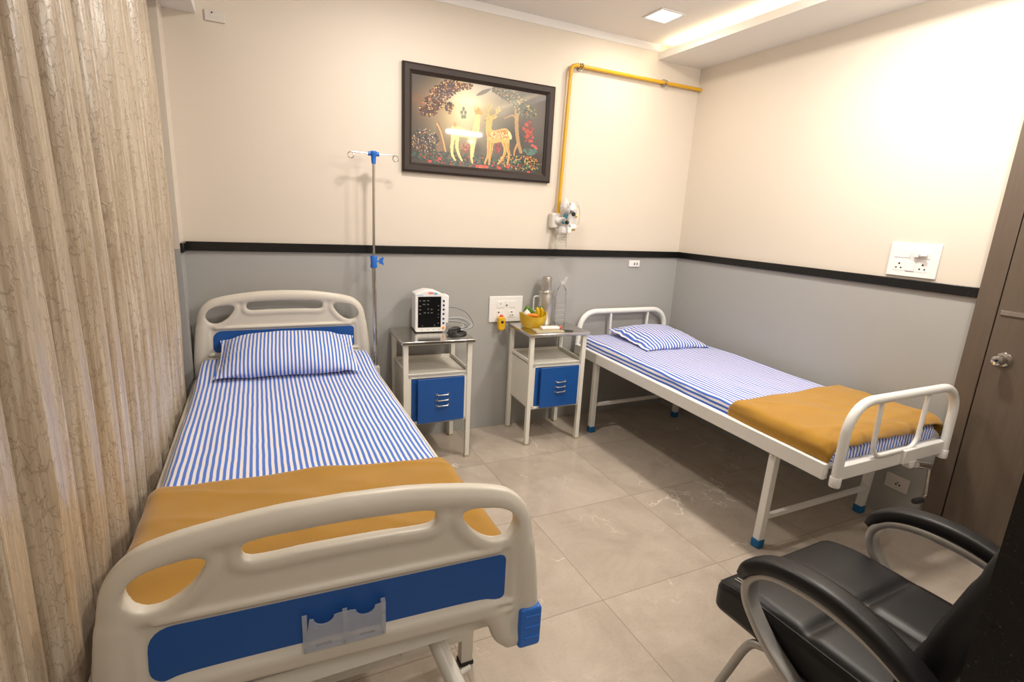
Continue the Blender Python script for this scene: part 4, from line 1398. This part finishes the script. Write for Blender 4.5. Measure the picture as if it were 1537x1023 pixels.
BX, BY = 2.318, -.195
bm = BM(); lathe(bm, [(0, .004), (.055, .004), (.056, 0), (.064, 0), (.076, .018), (.090, .050), (.0975, .092), (.0985, .097), (.0955, .097), (.088, .052), (.072, .020), (.055, .010), (0, .010)], 40)
for v in bm.verts: v.co.z += .012 * max(0, (v.co.z - .05) / .05) * math.cos(2 * math.atan2(v.co.y, v.co.x) + .2)
o = obj('fruit_bowl', bm, M['yellow']); o.location = (BX, BY, ZT); tag(o, 'yellow bowl of fruit and vegetables on the right bedside table', 'bowl')
def banana(loc, rot, label):
    t = thing('banana', label, 'banana', loc, 0, 'bananas in the yellow bowl')
    t.rotation_euler = rot
    pts = smooth_path([(0, 0, -.055), (.006, 0, -.03), (.008, 0, 0), (.004, 0, .03), (-.008, 0, .055)], 6)
    n = len(pts)
    bm = BM(); tube(bm, pts, [.016 * math.sin(PI * (.12 + .78 * k / (n - 1))) ** .6 for k in range(n)], 8)
    obj('skin', bm, M['banana'], t)
    bm = BM(); tube(bm, [(-.008, 0, .055), (-.014, 0, .068)], [.006, .004], 8); obj('stem', bm, M['green'], t)
    return t
banana((BX + .010, BY - .035, ZT + .098), (R(18), R(-6), 0), 'left upright banana leaning in the yellow bowl')
banana((BX + .046, BY - .028, ZT + .098), (R(16), R(-16), R(20)), 'right upright banana leaning in the yellow bowl')
bm = BM(); tube(bm, smooth_path([(-.06, .01, .085), (-.045, 0, .12), (-.02, 0, .10), (.0, 0, .07)], 6)[::-1], [.008 + .012 * (1 - k / 18) for k in range(19)], 10)
o = obj('chilli', bm, M['green']); o.location = (BX, BY + .01, ZT + .018); tag(o, 'green chilli tip poking out at the left of the bowl', 'chilli')
bm = BM(); tube(bm, smooth_path([(-.055, -.03, .085), (-.02, -.055, .088), (.005, -.06, .082)], 6), [.013, .0135, .014, .0145, .015, .015, .015, .015, .0145, .014, .013, .011, .007], 10)
o = obj('carrot', bm, M['carrot']); o.location = (BX, BY, ZT + .006); tag(o, 'orange carrot lying in the yellow bowl in front of the bananas', 'carrot')
bm = BM(); lathe(bm, [(0, -.026), (.018, -.022), (.027, -.008), (.026, .008), (.016, .022), (.006, .03), (0, .04)], 20)
o = obj('garlic_bulb', bm, M['garlic']); o.location = (BX - .050, BY - .005, ZT + .095); tag(o, 'whitish round bulb at the left side of the bowl', 'vegetable')
bm = BM(); lathe(bm, [(0, -.05), (.02, -.047), (.034, -.03), (.04, 0), (.034, .03), (.02, .045), (0, .05)], 20)
o = obj('melon', bm, M['green']); o.location = (BX + .012, BY + .035, ZT + .062); tag(o, 'round green fruit low in the middle of the bowl', 'fruit')
bm = BM(); lathe(bm, [(0, -.028), (.018, -.022), (.028, 0), (.018, .022), (0, .028)], 18)
o = obj('lime', bm, M['green']); o.location = (BX + .064, BY + .03, ZT + .082); tag(o, 'small green fruit at the right side of the bowl', 'fruit')

nb = thing('notebook', 'thin notebook lying at the front of the right bedside table', 'notebook', (2.375, -.335, ZT))
nb.rotation_euler = (0, 0, R(-8))
bm = BM(); box(bm, -.105, .095, -.045, .055, 0, .006); obj('pages', bm, M['paper'], nb, bevel=.001)
bm = BM(); box(bm, -.107, .098, -.047, .057, .006, .0075); obj('cover', bm, M['mustardp'], nb)
wp = thing('medicine_packet', 'white packet with red cap lying on the notebook', 'packet', (2.395, -.320, ZT + .0078))
wp.rotation_euler = (0, 0, R(-6))
bm = BM(); box(bm, -.07, .062, -.022, .026, 0, .020); obj('body', bm, M['white'], wp, bevel=.006, segs=3)
bm = BM(); cyl(bm, (.062, 0, .011), (.080, 0, .011), .011, 14); obj('cap', bm, M['red'], wp)
bm = BM(); tube(bm, [(-.06, 0, 0), (.06, 0, 0), (.074, 0, 0)], [.0042, .0042, .001], 10)
o = obj('pen', bm, M['dark']); o.location = (2.478, -.352, ZT + .0045); o.rotation_euler = (0, 0, R(-28)); tag(o, 'dark pen beside the notebook on the right table', 'pen')

# ------------------------------------------------------------------ BED 2 (white tubular bed)
b2 = thing('tubular_hospital_bed', 'white tubular steel hospital bed along the right wall', 'hospital bed', (3.22, -1.1, 0))
X0, X1 = 2.762, 3.690
def zr(y): return .568 - .040 * (-.1 - y) / 2.0     # rail bottoms drop slightly towards the foot
def sl_box(bm, x0, x1, y0, y1, h0, h1):
    """box whose bottom/top follow the gentle slope of the bed"""
    vs = []
    for z_ in (h0, h1):
        for x, y in ((x0, y0), (x1, y0), (x1, y1), (x0, y1)):
            vs.append(bm.verts.new((x, y, zr(y) + z_)))
    for f in ((3, 2, 1, 0), (4, 5, 6, 7), (0, 1, 5, 4), (1, 2, 6, 5), (2, 3, 7, 6), (3, 0, 4, 7)):
        bm.faces.new([vs[i] for i in f])
YH, YFt = -.055, -2.125
for x in (X0, X1 - .035):
    bm = BM(); sl_box(bm, x, x + .035, YFt + .02, YH - .02, -.018, .056); obj('side_rail', bm, M['white_metal'], b2, world=True, bevel=.004)
for y in (YFt, YH):
    bm = BM(); sl_box(bm, X0 + .05, X1 - .05, y - .016, y + .016, -.014, .052); obj('end_rail', bm, M['white_metal'], b2, world=True, bevel=.004)
bm = BM(); sl_box(bm, X0 + .035, X1 - .035, YFt + .02, YH - .02, .030, .042); obj('bed_deck', bm, M['white_metal'], b2, world=True)
def end_frame(name, y, ztop, zbot, dxs, bar_bottom):
    bm = BM()
    xa, xb = X0 + .046, X1 - .052
    tube(bm, round_path([(xa - .006, y, zbot), (xa, y, ztop), (xb, y, ztop), (xb + .006, y, zbot)], .15, 10), .0205, 16)
    fr = obj(name, bm, M['white_metal'], b2, world=True)
    for x in (xa - .006, xb + .006):
        bm = BM(); lathe(bm, [(0, zbot - .03), (.022, zbot - .03), (.0235, zbot - .02), (.0235, zbot + .012), (.0215, zbot + .016), (0, zbot + .016)], 18, x, y)
        obj('post_socket', bm, M['white_metal'], fr, world=True)
    bm = BM()
    tube(bm, round_path([(dxs[0], y, ztop), (dxs[0] + .01, y, bar_bottom), (dxs[1] - .01, y, bar_bottom), (dxs[1], y, ztop)], .07, 8), .0105, 12)
    obj('inner_rail', bm, M['white_metal'], fr, world=True)
    return fr
end_frame('headboard', YH, .866, .570, (3.09, 3.46), .60)
end_frame('footboard', YFt - .012, .868, .520, (3.02, 3.385), .588)
for (x, yt, yb) in ((2.798, -1.845, -1.835), (3.650, -1.845, -1.82), (2.798, -.335, -.335), (3.650, -.335, -.30)):
    bm = BM(); s = .019
    top = zr(yt) - .010
    A = [(x - s, yt - s, top), (x + s, yt - s, top), (x + s, yt + s, top), (x - s, yt + s, top)]
    B = [(x - s, yb - s, .012), (x + s, yb - s, .012), (x + s, yb + s, .012), (x - s, yb + s, .012)]
    va = [bm.verts.new(p) for p in A]; vb = [bm.verts.new(p) for p in B]
    for k in range(4): bm.faces.new((va[k], vb[k], vb[(k + 1) % 4], va[(k + 1) % 4]))
    bm.faces.new(va); bm.faces.new(vb[::-1])
    bmesh.ops.recalc_face_normals(bm, faces=bm.faces[:])
    cyl(bm, (x - .03, yt, top - .02), (x + .024, yt, top - .02), .008, 10)
    lg = obj('leg', bm, M['white_metal'], b2, world=True, bevel=.003)
    bm = BM(); box(bm, x - s - .004, x + s + .004, yb - s - .004, yb + s + .004, 0, .046)
    c_ = obj('leg_cap', bm, M['bluecap'], lg, world=True, bevel=.005, segs=3); c_['label'] = 'blue rubber leg cap'
for y, z in ((-1.838, .165), (-.335, .215)):
    bm = BM(); box(bm, 2.81, 3.64, y - .011, y + .011, z - .012, z + .012); obj('cross_bar', bm, M['white_metal'], b2, world=True, bevel=.002)
bm = BM(); box(bm, 3.262, 3.372, YFt - .034, YFt - .010, .522, .592); prism(bm, [(3.305, .53), (3.372, .53), (3.362, .492), (3.325, .492)], 1, YFt - .036, YFt)
bk = obj('crank_bracket', bm, M['white_metal'], b2, world=True, bevel=.004)
bm = BM(); cyl(bm, (3.352, YFt - .045, .516), (3.420, YFt - .070, .505), .0165, 16)
tube(bm, round_path([(3.392, YFt - .06, .512), (3.418, YFt - .072, .504), (3.432, YFt - .078, .352), (3.395, YFt - .085, .345)], .012, 4), .0068, 10)
ck = obj('crank', bm, M['chrome'], b2, world=True)
bm = BM(); tube(bm, [(3.395, YFt - .084, .345), (3.378, YFt - .086, .346), (3.315, YFt - .092, .356), (3.300, YFt - .093, .358)], [.009, .0145, .0145, .010], 14)
obj('crank_grip', bm, M['rubber'], ck, world=True)

o = mattress('mattress', 2.800, 3.652, -2.090, -.085, .613, .688, .036, M['stripe_fine'], .006, 9.2, crown=.006)
for v in o.data.vertices: v.co.z += zr(v.co.y) - zr(-.1)
tag(o, 'thin mattress in blue striped sheet on the white tubular bed', 'mattress')
P2 = Matrix.Translation((3.300, -.385, .722)) @ Matrix.Rotation(R(-3), 4, 'Z') @ Matrix.Rotation(R(5), 4, 'X')
o = pillow('pillow', .57, .50, .125, M['stripe_fine'], P2, 6.0, flange=.05, sag=lambda u, v: -.012 * abs(u) ** 3)
tag(o, 'blue and white striped pillow at the head of the white tubular bed', 'pillow')
o = blanket('blanket', 2.792, 3.664, -2.098, -1.545, -1.555, .672, .085, .07, .035, .040, .013, 8.8, tilt=.012, footwave=.034)
tag(o, 'mustard blanket folded over the foot of the white tubular bed', 'blanket')

# ------------------------------------------------------------------ CHAIR
CX, CY = 2.222, -2.60
chr_ = thing('office_chair', 'black leather armchair with silver frame in the right foreground', 'chair', (CX, CY, 0), R(2.0))
def seat_top(x, y):
    """height of the seat's upper face, local y from the chair centre"""
    droop = .030 * max(0, (y - .12) / .16) ** 2
    dip = .016 * math.exp(-((y + .02) / .016) ** 2) + .010 * math.exp(-(x / .016) ** 2) * (1 if y < 0 else .25)
    return .453 - droop, dip
def seat_disp(p):
    x, y, z = p
    yy = y + .01
    k = max(0, min(1, (z + .0675) / .135))
    top, dip = seat_top(x, yy)
    edge = (1 - min(1, abs(x) / .295) ** 6) * (1 - min(1, abs(y) / .275) ** 8)
    zz = .315 + k * (top - .315)
    if k > .8: zz += (-dip + .010) * edge
    return Vector((x, yy, zz))
bm = cushion(.59, .55, .135, .036, 50, disp=seat_disp)
st = obj('seat', bm, M['leather'], chr_, smooth=80)
bm = BM(); lp = [(p[0], p[1] + .01, seat_top(p[0], p[1] + .01)[0] - .013) for p in l2(smooth_path([(a, b, 0) for a, b in rrect(-.284, .284, -.264, .264, .05, 6)], 4, True))]
tube(bm, lp, .005, 8, closed=True); obj('piping', bm, M['leather'], st)
for x in (-.262, -.250):
    bm = BM(); tube(bm, [(x, .235, .448), (x, .17, .4565)], .0014, 6)
    obj('stitching', bm, M['leadw'], st)
def back_disp(p):
    x, y, z = p
    front = 1 if y > 0 else 0
    y2 = y - front * (1 - min(1, abs(x) / .27) ** 4) * (.012 * math.exp(-((z - .10) / .02) ** 2) + .010 * math.exp(-((z + .12) / .02) ** 2))
    return Vector((x, y2 + .05 * (x / .28) ** 2 * .3, z))
bm = cushion(.56, .085, .60, .04, 36, disp=back_disp)
bm.transform(Matrix.Translation((0, -.345, .745)) @ Matrix.Rotation(R(15), 4, 'X'))
obj('backrest', bm, M['leather'], chr_, smooth=80)
for s in (-1, 1):
    x = s * .333
    path = smooth_path([(x, .158, .545), (x, .135, .585), (x, .08, .625), (x, 0, .648), (x, -.10, .652), (x, -.20, .632), (x, -.30, .590), (x, -.36, .555)], 6)
    n = len(path)
    bm = BM(); tube(bm, path, [.72 + .28 * min(1, k / 6) * min(1, (n - 1 - k) / 5 + .3) for k in range(n)], 18, flat=(.072, .046))
    ar = obj('armrest', bm, M['leather'], chr_, smooth=60)
    # silver flat-bar loop: under the pad, round the front, back and down to the rear foot
    xi = s * .325
    path = smooth_path([(xi, -.34, .545), (xi, -.20, .600), (xi, -.08, .618), (xi, .03, .610), (xi, .10, .583), (xi, .138, .535), (xi, .135, .480), (xi, .10, .430), (xi, .04, .375), (xi, -.04, .325), (xi, -.14, .25), (xi, -.26, .13), (xi, -.37, .012)], 6)
    bm = BM(); tube(bm, path, 0, 16, flat=(.052, .030))
    sp = obj('arm_frame', bm, M['silver'], chr_, smooth=60)
    bm = BM()
    for k in range(2): lathe(bm, [(0, .004), (.006, .003), (.007, 0)], 12, Mx=Matrix.Translation((xi + s * .018, -.055 - .05 * k, .315 - .038 * k)) @ Matrix.Rotation(R(90 * s), 4, 'Y'))
    obj('bolt', bm, M['chrome'], sp)
    bm = BM(); tube(bm, smooth_path([(s * .27, .02, .322), (s * .282, .09, .318), (s * .289, .135, .285), (s * .294, .18, .155), (s * .298, .226, .012)], 7), .0135, 14)
    obj('leg', bm, M['silver'], chr_)
    for (fx, fy) in ((s * .298, .226), (xi, -.37)):
        bm = BM(); lathe(bm, [(0, 0), (.018, 0), (.019, .012), (.015, .022), (0, .022)], 16, fx, fy); obj('foot_glide', bm, M['rubber'], chr_)
bm = BM(); box(bm, -.315, .315, -.06, .02, .298, .322); obj('seat_bracket', bm, M['silver'], chr_, bevel=.004)

# ------------------------------------------------------------------ LIGHTS
def area(name, loc, size, power, col, rot=(0, 0, 0), sy=None, spread=PI):
    l = bpy.data.lights.new(name, 'AREA'); l.energy = power; l.color = col; l.size = size
    if sy: l.shape = 'RECTANGLE'; l.size_y = sy
    l.spread = spread
    o = bpy.data.objects.new(name, l); C.objects.link(o); o.location = loc; o.rotation_euler = rot
    return o
PW = (1.0, .93, .84)
light_ = thing('ceiling_light', 'square white recessed panel light glowing in the ceiling', 'ceiling light', (2.973, -.457, ZC))
bm = BM(); lp = [rrect(-.095, .095, -.095, .095, .006, 2), rrect(-.078, .078, -.078, .078, .003, 2)]
me = plate2d(lp, .004, .002, 1); me.transform(Matrix.Rotation(R(90), 4, 'X')); add_mesh(bm, me, Matrix.Translation((0, 0, -.004)))
obj('trim_ring', bm, M['white'], light_)
bm = BM(); quad(bm, [(-.08, -.08, -.004), (-.08, .08, -.004), (.08, .08, -.004), (.08, -.08, -.004)])
obj('diffuser', bm, emis('panel_glow', (1, .95, .88), 14), light_, smooth=0)
area('panel_light_near', (2.973, -.457, ZC - .012), .15, 4.5, (1, .86, .68))
area('unseen_panel_light', (2.973, -1.78, ZC - .012), .16, 27, PW)
area('unseen_panel_light', (1.45, -1.0, ZC - .012), .16, 20, PW)  # added out of view, placed and strengthened to shade the curtain folds
area('tube_light', (2.95, YF + .03, 2.50), .45, 18, (1, .96, .90), (R(90), 0, 0), .03)
area('cove_strip', (SX + .036, -1.6, ZS + .033), .03, 7.5, (1.0, .76, .46), (R(180), 0, 0), 3.05)
area('corridor_fill', (.9, -4.3, ZC - .02), .6, 17, (1, .95, .9))  # added fill from behind the camera, lifts the floor and the footboard

w = bpy.data.worlds.new('world'); bpy.context.scene.world = w; w.use_nodes = True
w.node_tree.nodes['Background'].inputs[0].default_value = (.9, .93, 1, 1)
w.node_tree.nodes['Background'].inputs[1].default_value = .3

# ------------------------------------------------------------------ CAMERA
f_px = 781.9
cam = bpy.data.cameras.new('camera'); co = bpy.data.objects.new('camera', cam); C.objects.link(co)
cam.sensor_width = 36; cam.lens = 36 * f_px / 1537; cam.clip_start = .02
p_, y_, r_ = R(-13.5737), R(-26.0431), R(2.9739)
fwd = Vector((-math.sin(y_) * math.cos(p_), math.cos(y_) * math.cos(p_), math.sin(p_)))
rt = Vector((math.cos(y_), math.sin(y_), 0)); up = rt.cross(fwd)
r2 = rt * math.cos(r_) + up * math.sin(r_); u2 = -rt * math.sin(r_) + up * math.cos(r_)
co.matrix_world = Matrix(((r2.x, u2.x, -fwd.x, .6176), (r2.y, u2.y, -fwd.y, -3.3637), (r2.z, u2.z, -fwd.z, 1.5592), (0, 0, 0, 1)))
sc = bpy.context.scene
sc.camera = co
sc.view_settings.view_transform = 'Standard'
sc.view_settings.look = 'None'
sc.view_settings.exposure = 0.30
sc.view_settings.gamma = 1
sc.view_settings.use_curve_mapping = False
sc.cycles.max_bounces = 8
sc.cycles.use_denoising = True
sc.cycles.sample_clamp_indirect = 6
